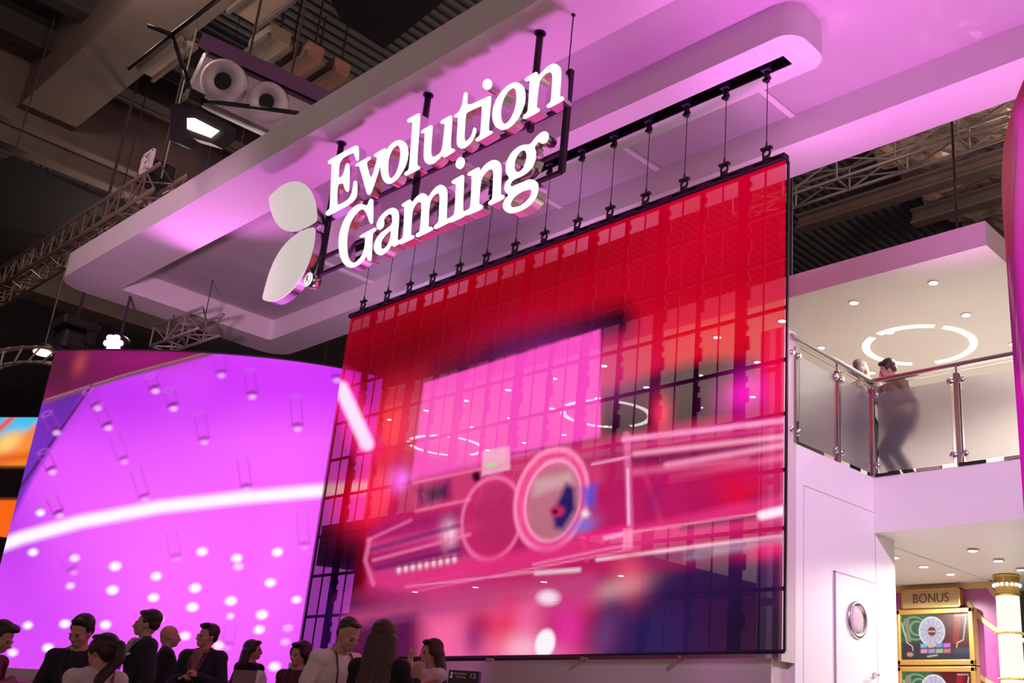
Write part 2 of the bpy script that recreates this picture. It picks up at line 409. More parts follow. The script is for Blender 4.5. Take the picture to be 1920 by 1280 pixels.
tag(e, 'curved aluminium truss arch over a neighbouring stand', 'truss')
# lacing of dark lattice on the lower left
a = atD(5, 900, 22); 
# duct with two jet nozzles
SILV = mat('silver_duct_wrap', (0.55, 0.50, 0.55), 0.28, 0.8, noise=0.25, nscale=5, bump=0.3)
DN = 14.5
c1 = atD(418, 152, DN); c2 = atD(500, 190, DN); dv = (c2 - c1).normalized(); tc = -Vector(CAM[2]); sv = dv.cross(tc).normalized()
if sv.z < 0: sv = -sv
e = empty('air_duct', c1)
def slab(p, q, s0, s1, t0, t1):
    b = MB()
    for P in (p, q):
        for (s_, t_) in ((s0, t0), (s1, t0), (s1, t1), (s0, t1)): b.v.append(tuple(P + sv * s_ + tc * t_))
    b.f = [[0, 1, 2, 3], [7, 6, 5, 4], [0, 1, 5, 4], [1, 2, 6, 5], [2, 3, 7, 6], [3, 0, 4, 7]]; return b
slab(c1 - dv * 0.48, c2 + dv * 0.75, -0.42, 0.30, -0.9, -0.06).build('duct_body', SILV, e, bevel=0.08)
slab(c1 - dv * 0.52, c2 + dv * 0.80, 0.30, 0.50, -0.9, 0.02).build('side_panel', mat('purple_grey_panel', (0.20, 0.10, 0.22), 0.3, 0.5), e)
NOZ = mat('nozzle_white', (0.66, 0.58, 0.62), 0.45)
rotc = tc.to_track_quat('Z', 'Y').to_matrix().to_4x4()
for c, k_ in ((c1, 1.0), (c2, 0.88)):
    n = MB().lathe((0, 0, 0), [(0.34 * k_, -0.20), (0.32 * k_, 0.0), (0.25 * k_, 0.10), (0.17 * k_, 0.06), (0.115 * k_, 0.0), (0.1 * k_, -0.05)], 32).build('nozzle', NOZ, e, True)
    n.matrix_basis = Matrix.Translation(c) @ rotc
    h = MB().lathe((0, 0, 0), [(0.118 * k_, 0.0), (0.118 * k_, 0.012)], 24).build('throat', DARK, e)
    h.matrix_basis = Matrix.Translation(c) @ rotc
for c in (c1, c2): MB().tube(c - tc * 0.5 + sv * 0.3, (c.x - tc.x * .5 + sv.x * .3, c.y - tc.y * .5 + sv.y * .3, ZD), 0.02).build('hanger_rod', RDARK, e)
tag(e, 'silver air duct carrying two round white jet nozzles', 'duct')
BOXR = mat('reddish_duct_board', (0.42, 0.19, 0.16), 0.7, noise=0.3, nscale=3)
BOXB = mat('brown_duct_board', (0.38, 0.29, 0.24), 0.7, noise=0.3, nscale=3)
def duct_box(p00, p10, p11, p01, m, lab):
    """a box hung below the roof, its lower face seen between four picture points"""
    zb = 11.35; Q = [onZ(*p, zb) for p in (p00, p10, p11, p01)]; x0 = min(q.x for q in Q); x1 = max(q.x for q in Q)
    cx_ = sum(q.x for q in Q) / 4; cy_ = sum(q.y for q in Q) / 4
    wx = (abs(Q[0].x - Q[1].x) + abs(Q[3].x - Q[2].x)) / 4; wy = (abs(Q[0].y - Q[3].y) + abs(Q[1].y - Q[2].y)) / 4
    e = empty('duct_box', (cx_, cy_, zb))
    MB().box((cx_ - wx * .93, cy_ - wy * .93, zb), (cx_ + wx * .93, cy_ + wy * .93, zb + 0.3)).build('box_body', m, e, bevel=0.03)
    for s_ in (-1, 1): MB().box((cx_ - wx, cy_ + s_ * wy * .96 - 0.03, zb - 0.04), (cx_ + wx, cy_ + s_ * wy * .96 + 0.03, zb + 0.06)).build('flange', RUST, e)
    for s_ in (-1, 1): MB().tube((cx_ + s_ * wx * .8, cy_, zb + 0.3), (cx_ + s_ * wx * .8, cy_, ZD), 0.02).build('hanger_rod', RDARK, e)
    return tag(e, lab, 'duct')
duct_box((420, 20), (500, -30), (560, 0), (480, 50), BOXB, 'brown duct box highest above the silver air duct')
duct_box((455, 100), (505, 68), (548, 90), (500, 122), BOXB, 'brown ribbed duct box above the silver air duct')
duct_box((515, 138), (572, 98), (608, 116), (552, 158), BOXR, 'reddish duct box beside the black drape')
duct_box((565, 172), (622, 128), (655, 145), (598, 190), BOXR, 'reddish duct box at the canopy edge')
duct_box((255, 135), (345, 75), (372, 88), (285, 150), BOXB, 'brown duct box left of the jet nozzles')

# ------------------------------------------------------------------ canopy
ZS, ZT = 6.965, 7.336
cn = MB().prism(rrect(-16.72, 5.0, 3.5, 8.90, (0.42, 0.3, 0.3, 0.42)), [list(reversed(rrect(-16.07, 5.735, 2.8, 8.31, (0.08, 0.08, 0.08, 0.08))))], XY, ZS, ZT + 0.03).build('ceiling', SOFFIT)
struct(cn, 'white rounded ring of the stand canopy')
scr = bpy.data.materials.new('sheer_scrim'); scr.use_nodes = True
nt = scr.node_tree; nt.nodes.clear()
df = nt.nodes.new('ShaderNodeBsdfDiffuse'); df.inputs[0].default_value = (0.62, 0.55, 0.60, 1)
tp = nt.nodes.new('ShaderNodeBsdfTransparent'); mxs = nt.nodes.new('ShaderNodeMixShader'); mxs.inputs[0].default_value = 0.74
out = nt.nodes.new('ShaderNodeOutputMaterial'); nt.links.new(tp.outputs[0], mxs.inputs[1]); nt.links.new(df.outputs[0], mxs.inputs[2]); nt.links.new(mxs.outputs[0], out.inputs[0])
struct(MB().box((-16.3, 5.6, ZT + 0.0), (3.0, 8.5, ZT + 0.004)).build('ceiling', scr), 'sheer white scrim stretched inside the canopy ring')
for k, x in enumerate((-13.2, -9.0, -7.35, -5.42, -2.2)):
    struct(MB().box((x - 0.035, 7.31, ZT - 0.03), (x + 0.035, 8.31, ZT)).build('trim_%d' % (k + 1), SOFFIT), 'white batten across the canopy scrim')
bm_ = MB().prism(rrect(-12.15, 6.70, -4.35, 7.31, (0.2, 0.2, 0.2, 0.2)), [[(-11.85, 6.965), (-11.85, 7.125), (-4.65, 7.125), (-4.65, 6.965)]], XY, ZS, ZT).build('ceiling', SOFFIT)
struct(bm_, 'white rounded centre beam of the canopy with a dark slot')
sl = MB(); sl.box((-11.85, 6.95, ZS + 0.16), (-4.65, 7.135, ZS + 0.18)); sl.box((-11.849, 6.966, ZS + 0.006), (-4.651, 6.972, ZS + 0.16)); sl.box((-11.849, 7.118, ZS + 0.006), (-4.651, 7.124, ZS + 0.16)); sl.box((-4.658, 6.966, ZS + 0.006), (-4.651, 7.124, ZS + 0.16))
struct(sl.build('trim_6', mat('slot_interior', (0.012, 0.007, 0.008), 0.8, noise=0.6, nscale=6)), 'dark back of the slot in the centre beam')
truss('box_truss', (-15.5, 6.15, 7.515), (2.5, 6.15, 7.515), 0.4, 0.4, mat('pale_truss', (0.75, 0.68, 0.66), 0.5), 'pale box truss showing faintly through the canopy scrim', 0.9, 0.045, 0.03, wires=())
for k, x in enumerate((-14.5, -11.3, -8.1, -4.9, -1.7)):
    o = MB().box((x - 0.05, 5.65, 7.37), (x + 0.05, 8.4, 7.47)).build('canopy_cross_bar', MATS['pale_truss'])
    tag(o, 'pale cross bar above the canopy scrim', 'bar', 'cross bars above the canopy scrim')

# ------------------------------------------------------------------ stand building: upper and lower floor
XW, YW, YB = -4.77, 7.40, 8.75
ZF, ZFB, ZU = 3.27, 2.736, 5.386
struct(MB().box((-14.9, 7.62, ZFB), (XW - 0.161, 12.6, ZF)).build('floor', mat('dimmed_slab', (0.05, 0.045, 0.05), 0.7)), 'upper storey slab behind the display, darkened to look dim')  # dark colour stands in for the dimness behind the display
struct(MB().box((XW - 0.16, YB, ZFB), (0.5, 12.6, ZF)).build('floor', WHITE), 'white slab of the balcony with a pink-lit edge')
struct(MB().box((-14.9, YB, ZU), (-3.52, 12.75, ZU + 0.26)).build('ceiling', WARMW), 'white upper storey ceiling slab with ring lights')
struct(MB().box((-14.9, 12.6, 0), (-3.0, 12.75, ZU)).build('wall_back', mat('lounge_wall_grey', (0.14, 0.13, 0.13), 0.7)), 'grey back wall of the upper lounge')  # grey deepened so the interior behind the display looks dim
struct(MB().box((-7.6, 12.52, ZF + 0.02), (-3.0, 12.6, ZU - 0.001)).build('wall_back', WARMW), 'lightened back wall section added behind the balcony')  # lighter copy of the back wall, added to brighten the frosted glass
struct(MB().box((-7.6, 7.64, ZFB - 0.012), (XW - 0.161, 11.72, ZFB - 0.0005)).build('ceiling', WARMW), 'white lower lounge ceiling')
struct(MB().box((-15.0, 7.9, 0), (-14.9, 12.6, ZU)).build('wall_left', MATS['lounge_wall_grey']), 'grey end wall of the lounge')
# side wall with the door
e = MB().prism([(YW, 0), (9.14, 0), (9.14, ZFB - 0.001), (YB - 0.001, ZFB - 0.001), (YB - 0.001, ZF), (YW, ZF)], [], lambda a, b_, t: (t, a, b_), XW - 0.16, XW).build('wall_right', WHITE); struct(e, 'glossy white side wall with the porthole door')
GR = mat('panel_joint_grey', (0.40, 0.34, 0.36), 0.6)
for lo, hi in (((XW - .002, 7.52, 0), (XW + .0015, 7.526, 2.93)), ((XW - .002, 7.52, 2.925), (XW + .0015, YB, 2.931)), ((XW - .002, YB + .01, 0), (XW + .0015, YB + .016, ZFB))):
    MB().box(lo, hi).build('panel_joint', GR, e)
dr = empty('door_1', (XW, 8.37, 0)); struct(dr, 'flush white door with a round chrome porthole')
MB().box((XW + 0.001, 8.02, 0.02), (XW + 0.016, 8.72, 2.255)).build('door_leaf', WHITE, dr)
for lo, hi in (((8.008, 0), (8.018, 2.27)), ((8.722, 0), (8.732, 2.27)), ((8.008, 2.257), (8.732, 2.267))):
    MB().box((XW, lo[0], lo[1]), (XW + 0.012, hi[0], hi[1])).build('door_gap', GR, dr)
pc = Vector((XW, 8.367, 1.887))
ph = MB().lathe((XW + 0.016, pc.y, pc.z), [(0.135, 0.0), (0.165, 0.0), (0.165, 0.014), (0.150, 0.024), (0.132, 0.020), (0.120, 0.002)], 40, 'X').build('porthole_frame', STEEL, dr, True)
MB().lathe((XW + 0.018, pc.y, pc.z), [(0.122, 0.0), (0.122, 0.004), (0.06, 0.010), (0.0005, 0.012)], 32, 'X').build('porthole_glass', mat('porthole_glass', (0.62, 0.50, 0.58), 0.08, 0.0), ph, True)
hz = 1.44
hd = MB().lathe((XW + 0.016, 8.66, hz), [(0.026, 0), (0.026, 0.012), (0.010, 0.014), (0.010, 0.05), (0.012, 0.052)], 16, 'X').build('door_handle', CHROME, dr, True)
MB().tube((XW + 0.06, 8.66, hz), (XW + 0.06, 8.55, hz), 0.009).build('lever', CHROME, hd, True)
# beige surround at the display end and plinth under it
struct(MB().box((-5.02, 7.20, 1.43), (XW - 0.0, YW - 0.005, 4.3)).build('wall_front', BEIGE), 'beige end panel beside the red display')
pl = MB().box((-11.9, 7.16, 0), (-4.84, 7.40, 1.45)).build('wall_front', BEIGE); struct(pl, 'beige plinth wall under the red display')
for x in (-9.6, -8.2, -6.9, -5.75):
    MB().box((x - 0.012, 7.10, 1.44), (x + 0.012, 7.2, 1.475)).build('bracket', mat('red_brown_bracket', (0.22, 0.05, 0.05), 0.5), pl)
# lower lounge: back wall, bonus board, machines, column
PURP = mat('plum_wall', (0.42, 0.10, 0.33), 0.25)
bw = MB().box((-14.9, 11.74, 0), (-4.75, 11.90, ZFB - 0.013)).build('wall_back', PURP); struct(bw, 'plum lounge wall with gold curves')
MB().box((-7.5, 11.715, 2.65), (-4.78, 11.739, 2.722)).build('gold_cornice', GOLDM, bw)
def wall_arc(c, R, w, a0, a1, n=24):
    b = MB(); k = len(b.v)
    outer = [(c[0] + (R + w / 2) * math.cos(a), c[1] + (R + w / 2) * math.sin(a)) for a in np.linspace(a0, a1, n)]
    inner = [(c[0] + (R - w / 2) * math.cos(a), c[1] + (R - w / 2) * math.sin(a)) for a in np.linspace(a1, a0, n)]
    return b.prism(outer + inner, [], lambda x, z, t: (x, t, z), 11.722, 11.741)
for cpt, R, a0, a1 in (((-4.15, 3.15), 0.93, math.radians(205), math.radians(238)), ((-4.35, 3.05), 1.02, math.radians(212), math.radians(262)), ((-4.4, 2.7), 1.25, math.radians(212), math.radians(262))):
    wall_arc(cpt, R, 0.05, a0, a1).build('gold_curve', GOLDM, bw)
bn = empty('bonus_board', (-5.62, 11.64, 2.434)); tag(bn, 'gold framed board reading BONUS above the game displays', 'sign')
MB().box((-5.985, 11.63, 2.445), (-5.255, 11.72, 2.65)).build('board', GOLDM, bn)
for lo, hi in (((-5.99, 2.437), (-5.25, 2.452)), ((-5.99, 2.643), (-5.25, 2.658)), ((-5.99, 2.437), (-5.975, 2.658)), ((-5.265, 2.437), (-5.25, 2.658))):
    MB().box((lo[0], 11.615, lo[1]), (hi[0], 11.725, hi[1])).build('board_edge', GOLD, bn)
text('BONUS', 0.155, 'lettering', mat('brown_letter', (0.13, 0.07, 0.03), 0.6), bn, facing((-5.62, 11.628, 2.548), (1, 0, 0)) @ Matrix.Diagonal((0.9, 1, 1, 1)))
for x in (-5.77, -5.45): MB().box((x - 0.03, 11.70, 2.655), (x + 0.03, 11.735, 2.68)).build('bracket', GOLDM, bn)
LEDS = led_mat('small_display_pixels', 1.0)
def game_display(z1, label):
    e = empty('game_display', (-5.58, 11.66, z1 - 0.64)); tag(e, label, 'display')
    x0, x1, z0 = -6.07, -5.10, z1 - 0.64; t = 0.062
    MB().box((x0, 11.63, z0), (x1, 11.73, z1)).build('housing', GOLDM, e)
    for lo, hi in (((x0, z0), (x1, z0 + t)), ((x0, z1 - t), (x1, z1)), ((x0, z0), (x0 + t, z1)), ((x1 - t, z0), (x1, z1))):
        MB().box((lo[0], 11.595, lo[1]), (hi[0], 11.64, hi[1])).build('gold_frame', GOLD, e, bevel=0.012)
    nx, nz = 110, 70; X, Z = np.meshgrid(np.linspace(0, 1, nx), np.linspace(0, 1, nz)); b = MB()
    b.v = [(x0 + t + a * (x1 - x0 - 2 * t), 11.622, z0 + t + (1 - c) * (z1 - z0 - 2 * t)) for a, c in zip(X.ravel(), Z.ravel())]
    b.f = [[j * nx + i, j * nx + i + 1, (j + 1) * nx + i + 1, (j + 1) * nx + i] for j in range(nz - 1) for i in range(nx - 1)]
    o = b.build('picture', LEDS, e)
    p = Paint(X.ravel() * 160, Z.ravel() * 100, (70, 55, 60))
    p.poly([(90, -5), (165, -5), (165, 75), (100, 75)], (96, 16, 30), 4); p.poly([(-5, -5), (70, -5), (60, 60), (-5, 60)], (70, 105, 80), 5)
    for k in range(5): p.ell((30 + k * 3, 30), 34 - k * 6, 30 - k * 5, (130 + 10 * k, 200, 140) if k % 2 else (40, 90, 60), 1.5, 0.8, 20, ring=3)
    p.poly([(128, 5), (142, 5), (136, 62), (122, 66)], (170, 25, 20), 2)
    p.poly([(8, 8), (20, 8), (24, 60), (14, 60)], (150, 140, 125), 2)
    p.line([(2, 18), (14, 62), (26, 70), (28, 80)], 1.6, (245, 240, 220), 0.6); p.line([(154, 10), (146, 58), (132, 64), (130, 74)], 1.8, (245, 240, 215), 0.6)
    p.poly([(-5, 82), (165, 78), (165, 105), (-5, 105)], (58, 58, 66), 4)
    p.ell((74, 38), 31, 33, (240, 240, 240), 0.8); p.ell((74, 38), 28.5, 30, (196, 192, 214), 0.8)
    for k in range(12):
        a = k * PI / 6 + 0.2; p.line([(74, 38), (74 + 28 * math.cos(a), 38 + 29.5 * math.sin(a))], 1.2, ((120, 130, 170), (190, 150, 90), (150, 110, 170))[k % 3], 0.5)
    p.ell((74, 38), 9.5, 10, (110, 40, 30), 0.8); p.line([(67, 38), (81, 38)], 3, (225, 180, 150), 0.8)
    cols = ((120, 190, 215), (215, 185, 150), (120, 150, 225), (200, 120, 215)); c2 = ((225, 150, 180), (180, 140, 225), (160, 190, 150), (220, 110, 140))
    for k in range(4):
        x = 46 + k * 18; p.poly([(x, 65), (x + 16, 64), (x + 16, 73), (x, 74)], cols[k], 0.8); p.poly([(x, 77), (x + 16, 76), (x + 16, 85), (x, 86)], c2[k], 0.8)
    for k in range(8): p.poly([(124 + k * 4.4, 76), (127.4 + k * 4.4, 76), (127.4 + k * 4.4, 87), (124 + k * 4.4, 87)], (70, 80, 110), 0.5)
    p.ell((20, 88), 8, 5, (210, 140, 120), 1); p.line([(62, 93), (84, 90)], 3.5, (200, 185, 140), 1)
    for k in range(6): p.ell((130 + k * 4.5, 5), 1.3, 1.3, (235, 235, 240), 0.5)
    set_pixels(o.data, p.c)
game_display(2.426, 'gold framed wheel game display right under the BONUS board')
game_display(1.772, 'gold framed wheel game display below the upper display')
# light column
cc = onZ(1889, 1086, ZFB); cc = Vector((cc.x + 0.02, 11.45, 0)); cc.x = onY(1893, 1180, 11.45).x
e = empty('light_column', (cc.x, cc.y, 0)); tag(e, 'glowing white column with gold beaded rings in the lounge', 'column')
rc = 0.125
MB().lathe((cc.x, cc.y, 0), [(rc, 0.05), (rc, 2.52)], 32).build('shaft', emis('column_glow', (1.0, 0.93, 0.80), 1.15), e, True)
MB().lathe((cc.x, cc.y, 0), [(rc + .05, 0), (rc + .05, 0.05), (rc, 0.06)], 32).build('base', GOLD, e, True)
cp = MB().lathe((cc.x, cc.y, 0), [(rc + 0.004, 2.50), (rc + 0.016, 2.52), (rc + 0.016, 2.54), (rc + 0.004, 2.555), (rc + 0.010, 2.68), (rc + 0.022, 2.70), (rc + 0.022, 2.725), (rc, 2.735)], 32).build('capital', GOLD, e, True)
for k in range(16):
    a = 2 * PI * k / 16; MB().sphere((cc.x + (rc + .012) * math.cos(a), cc.y + (rc + .012) * math.sin(a), 2.62), 0.021, 10, 6).build('pearl_lamp', emis('pearl_glow', (1, 0.96, 0.85), 1.6), cp, True)
for z in (2.10, 1.62):
    rg = MB().ring((cc.x, cc.y, z), (0, 0, 1), rc + 0.012, 0.013, 32).build('gold_ring', GOLD, e, True)
    for k in range(24):
        a = 2 * PI * k / 24; MB().sphere((cc.x + (rc + .024) * math.cos(a), cc.y + (rc + .024) * math.sin(a), z), 0.012, 6, 4).build('bead', GOLD, rg)

# downlights and ring lights
DLM = MB().lathe((0, 0, 0), [(0.058, 0.0), (0.058, -0.008), (0.048, -0.010)], 20).mesh('trim_ring', True); DLM.materials.append(WARMW)
DLE = MB().lathe((0, 0, 0), [(0.046, -0.004), (0.046, -0.011)], 20).mesh('lamp_glow', True); DLE.materials.append(LAMPW)
def downlight(x, y, z, label, group):
    e = empty('downlight', (x, y, z)); inst('trim_ring', DLM, Matrix.Translation((x, y, z)), e); inst('lamp_glow', DLE, Matrix.Translation((x, y, z)), e)
    tag(e, label, 'lamp', group)
for j, y in enumerate((9.24, 10.2, 11.3)):
    for i in range(11):
        x = -4.30 - i * 0.925 - (0.0 if j != 1 else 0.08)
        if (j == 2 and i % 5 in (1,)): continue
        downlight(x, y, ZU, ('small round downlight in the row along the upper storey ceiling edge', 'small round downlight in the middle row crossing the ring lights', 'small round downlight in the row by the upper lounge back wall')[j], 'downlights in the upper storey ceiling')
for (u, v) in ((1824, 1029), (1732, 1059), (1872, 1048), (1782, 1073), (1677, 1042), (1915, 1065)):
    q = onZ(u, v, ZFB); downlight(q.x, q.y, ZFB - 0.012, 'small round downlight in the lower lounge ceiling', 'downlights in the lower lounge ceiling')
for i in range(5): downlight(-7.5 - 1.4 * i, 9.8, ZFB, 'small round downlight below the upper storey slab behind the display', 'downlights behind the display')
def ring_light(cx, cy, R, label):
    e = empty('ring_light', (cx, cy, ZU)); tag(e, label, 'lamp', None)
    for a0, a1 in ((math.radians(125), math.radians(238)), (math.radians(250), math.radians(312)), (math.radians(-38), math.radians(98))):
        w = 0.085; o_ = [(cx + (R + w / 2) * math.cos(a), cy + (R + w / 2) * math.sin(a)) for a in np.linspace(a0, a1, 24)]
        i_ = [(cx + (R - w / 2) * math.cos(a), cy + (R - w / 2) * math.sin(a)) for a in np.linspace(a1, a0, 24)]
        MB().prism(o_ + i_, [], XY, ZU - 0.006, ZU - 0.0005).build('light_segment', RINGW, e)
ring_light(-5.23, 10.78, 0.62, 'broken white ring light in the ceiling above the balcony')
ring_light(-10.35, 10.85, 0.66, 'broken white ring light seen through the display below the pink panel edge')
ring_light(-14.0, 10.75, 0.62, 'broken white ring light seen through the display beside the purple wall')
for (x_, y_) in ((-4.3, 9.8), (-4.3, 11.2), (-7.2, 10.2), (-10.2, 10.2), (-13.4, 10.2)):
    light('lounge_lamp', 'SPOT', (x_, y_, ZU - 0.05), (1.0, 0.93, 0.83), 150 if x_ > -5 else 105, (x_, y_, 0), 165, 0.3, 0.05)
for (x_, y_) in ((-3.9, 9.9), (-5.6, 10.6), (-2.6, 10.6)):
    light('lounge_lamp', 'SPOT', (x_, y_, ZFB - 0.05), (1.0, 0.92, 0.80), 190, (x_, y_, 0), 165, 0.3, 0.05)
struct(MB().box((-14.8, 8.9, ZF), (XW - 0.17, 12.5, ZF + 0.015)).build('floor', mat('pale_oak', (0.55, 0.50, 0.44), 0.6)), 'pale floor of the upper lounge')
struct(MB().box((-7.2, 7.62, 0), (0.5, 11.72, 0.03)).build('floor', WARMW), 'pale bounce floor added inside the stand lounge')  # added over the carpet to bounce light onto the lounge ceiling

# balcony railing
rl = empty('balcony_railing', (XW, YB, ZF)); tag(rl, 'chrome balcony railing with frosted glass panels', 'railing')
FROST = mat('frosted_glass', (0.68, 0.67, 0.68), 0.42, trans=0.92, ior=1.12)
CLEAR = mat('clear_glass', (0.95, 0.96, 0.96), 0.02, trans=1.0, ior=1.05)
ZR = 4.24
MB().bar((XW, YW - 0.12, ZR), (XW, YB + 0.03, ZR), 0.065, 0.045).build('hand_rail', STEEL, rl, bevel=0.012)
MB().bar((XW - 0.03, YB, ZR), (0.4, YB, ZR), 0.065, 0.045).build('hand_rail', STEEL, rl, bevel=0.012)
posts = [(XW - 0.02, YW - 0.02), (XW - 0.02, 8.13), (XW + 0.0, YB), (-3.89, YB + 0.01), (-2.95, YB + 0.01), (-2.0, YB + 0.01)]
for k, (x, y) in enumerate(posts):
    p = MB().box((x - 0.028, y - 0.02, ZF), (x + 0.028, y + 0.02, ZR - 0.07)).build('post', STEEL, rl, bevel=0.008)
    MB().tube((x, y, ZR - 0.07), (x, y, ZR - 0.02), 0.010).build('pin', CHROME, p)
    for z in (ZF + 0.11, ZR - 0.15):
        for s in (-1, 1):
            if y > YB - 0.1: c = (x + s * 0.055, y - 0.022, z); MB().lathe(c, [(0.030, -0.012), (0.034, 0.0), (0.030, 0.03)], 16, 'Y').build('glass_clamp', CHROME, p, True)
            else: c = (x + 0.022, y + s * 0.055, z); MB().lathe(c, [(0.030, -0.03), (0.034, 0.0), (0.030, 0.012)], 16, 'X').build('glass_clamp', CHROME, p, True)
def pane(lo, hi, axis):
    (a0, z0), (a1, z1) = lo, hi; zt = z1 - 0.075
    if axis == 'x': f = lambda m0, m1, q0, q1: ((m0, YB - 0.006, q0), (m1, YB + 0.006, q1))
    else: f = lambda m0, m1, q0, q1: ((XW - 0.012, m0, q0), (XW, m1, q1))
    g = MB().box(*f(a0, a1, z0, zt)).build('glass_panel', FROST, rl)
    MB().box(*f(a0, a1, zt + 0.0005, z1)).build('clear_strip', CLEAR, g)
for a0, a1 in ((-4.70, -3.95), (-3.83, -3.01), (-2.89, -2.06)): pane((a0, ZF + 0.04), (a1, ZR - 0.06), 'x')
for a0, a1 in ((7.46, 8.08), (8.18, 8.70)): pane((a0, ZF + 0.04), (a1, ZR - 0.06), 'y')
for k, a in enumerate(np.arange(-4.74, -2.1, 0.42)):
    MB().box((a, YB - 0.012, ZF), (a + 0.25, YB + 0.012, ZF + 0.03)).build('base_shoe', FRAME if k % 2 == 0 else CHROME, rl)

# ------------------------------------------------------------------ transparent main display
YS = 7.10; SX0, SX1, SZ0, SZ1 = -11.66, -4.70, 1.495, 5.92
NC, NR = 14, 9
LEDT = led_mat('transparent_led_pixels', 1.0, 0.30)
ms = empty('hanging_display', ((SX0 + SX1) / 2, YS, SZ0)); tag(ms, 'see-through red and pink video display hanging on cables from the canopy beam', 'display')
def main_picture(u, v):
    p = Paint(u, v, (172, 0, 26))
    p.poly([(600, 540), (760, 540), (700, 1300), (500, 1300)], (140, 0, 34), 60, 0.6)
    p.glow((1330, 400), 230, 130, (212, 0, 46), 0.8, -20); p.glow((1320, 630), 170, 70, (222, 10, 38), 0.95, -16)
    p.glow((780, 650), 150, 60, (104, 0, 8), 0.85, -18); p.glow((1000, 520), 330, 40, (140, 0, 10), 0.6, -20)
    p.poly([(540, 860), (690, 820), (690, 1010), (640, 1300), (540, 1300)], (8, 0, 18), 22, 1.0)
    p.poly([(610, 790), (655, 660), (720, 660), (690, 830), (600, 900)], (120, 0, 20), 25, 0.8)
    p.glow((735, 805), 36, 62, (255, 30, 36), 0.95, 10)
    p.line([(838, 704), (960, 655), (1160, 600)], 52, (34, 0, 6), 24, 0.95); p.line([(920, 668), (1160, 602)], 30, (14, 0, 3), 11, 0.95)
    p.poly([(1125, 735), (1240, 695), (1330, 672), (1425, 676), (1440, 760), (1300, 800), (1125, 830)], (3, 0, 5), 13)
    p.poly([(1425, 640), (1480, 560), (1480, 800), (1445, 790)], (215, 0, 46), 20, 0.9)
    # pink sheet
    p.poly([(795, 718), (1125, 617), (1126, 822), (770, 908)], (246, 74, 186), 2.0)
    p.glow((840, 820), 90, 80, (250, 110, 180), 0.45); p.glow((1060, 700), 130, 70, (240, 70, 196), 0.4)
    # streak at the left edge
    p.line([(640, 722), (690, 838)], 54, (255, 30, 130), 15, 0.75); p.line([(640, 728), (688, 832)], 25, (255, 224, 255), 5)
    p.glow((676, 945), 48, 50, (250, 10, 60), 0.9); p.glow((712, 925), 42, 66, (255, 30, 84), 0.85); p.glow((752, 900), 20, 24, (255, 110, 240), 0.9)
    p.glow((640, 930), 22, 36, (170, 0, 16), 0.8)
    # machine body
    body = [(690, 1010), (770, 905), (1130, 820), (1170, 815), (1300, 790), (1470, 780), (1475, 1030), (1230, 1085), (1000, 1130), (760, 1150), (690, 1120)]
    p.poly(body, (186, 26, 96), 12, 0.97)
    p.poly([(770, 905), (1128, 825), (1130, 905), (780, 960)], (206, 52, 112), 7, 0.85)
    p.poly([(700, 1020), (860, 960), (880, 1060), (720, 1120)], (176, 34, 108), 14, 0.9)
    for a, c, w, k, al, bl in (((1170, 824), (1470, 788), 10, (255, 150, 205), .95, 3), ((1175, 838), (1470, 802), 7, (214, 60, 130), .9, 3), ((1190, 851), (1470, 818), 9, (255, 170, 205), .85, 4), ((1185, 864), (1440, 838), 14, (98, 18, 74), .75, 6), ((1250, 872), (1470, 834), 10, (255, 160, 200), .85, 4), ((1190, 885), (1400, 862), 12, (240, 110, 160), .6, 5), ((1260, 898), (1470, 858), 10, (250, 130, 180), .7, 6), ((1200, 905), (1470, 875), 20, (196, 16, 96), .8, 8), ((1110, 870), (1180, 856), 4, (255, 170, 215), .9, 1.5), ((1100, 862), (1160, 845), 16, (150, 40, 100), .5, 6)):
        p.line([a, c], w, k, bl, al)
    p.glow((1402, 735), 52, 36, (255, 30, 190), 0.95, -25); p.glow((1240, 775), 18, 32, (250, 50, 100), 0.9); p.glow((1450, 700), 24, 60, (226, 0, 60), .8)
    p.glow((1380, 930), 58, 50, (236, 8, 52), 0.85); p.glow((1320, 945), 44, 44, (176, 14, 84), 0.75); p.glow((1450, 948), 28, 26, (54, 8, 70), 0.9); p.glow((1420, 945), 20, 16, (120, 10, 70), .8)
    p.glow((1240, 950), 60, 50, (190, 20, 96), 0.7); p.line([(1210, 890), (1240, 980)], 8, (230, 60, 110), 5, .6); p.glow((1225, 935), 14, 30, (120, 26, 110), .5)
    # dark window patches of the machine
    p.poly([(775, 915), (845, 898), (848, 935), (790, 950)], (120, 30, 90), 6, 0.8); p.poly([(800, 920), (835, 912), (836, 930), (803, 938)], (50, 15, 55), 5, 0.8)
    p.ell((893, 893), 8, 10, (60, 5, 35), 3); p.poly([(905, 845), (955, 836), (957, 880), (903, 892)], (240, 170, 200), 2, 0.85)
    p.line([(914, 873), (928, 870)], 4, (120, 235, 110), 2)
    for k in range(5): p.line([(700, 1000 + k * 26), (900, 955 + k * 30)], 12, ((120, 30, 110), (255, 90, 160), (110, 25, 95), (240, 80, 150), (160, 40, 120))[k], 10, 0.55)
    p.glow((842, 1000), 14, 22, (255, 205, 225), 0.95)
    # round wheels
    p.ell((922, 972), 56, 80, (200, 40, 105), 4, 0.7, 12); p.ell((922, 972), 55, 78, (248, 120, 180), 2.5, 0.75, 12, ring=6); p.ell((930, 965), 38, 58, (170, 40, 90), 6, 0.5, 10)
    p.ell((1034, 936), 66, 96, (244, 78, 150), 3, 0.85, 14); p.ell((1034, 936), 66, 96, (255, 140, 190), 2.5, 0.9, 14, ring=7)
    p.ell((1036, 938), 50, 76, (255, 165, 205), 2.5, 0.85, 14, ring=5)
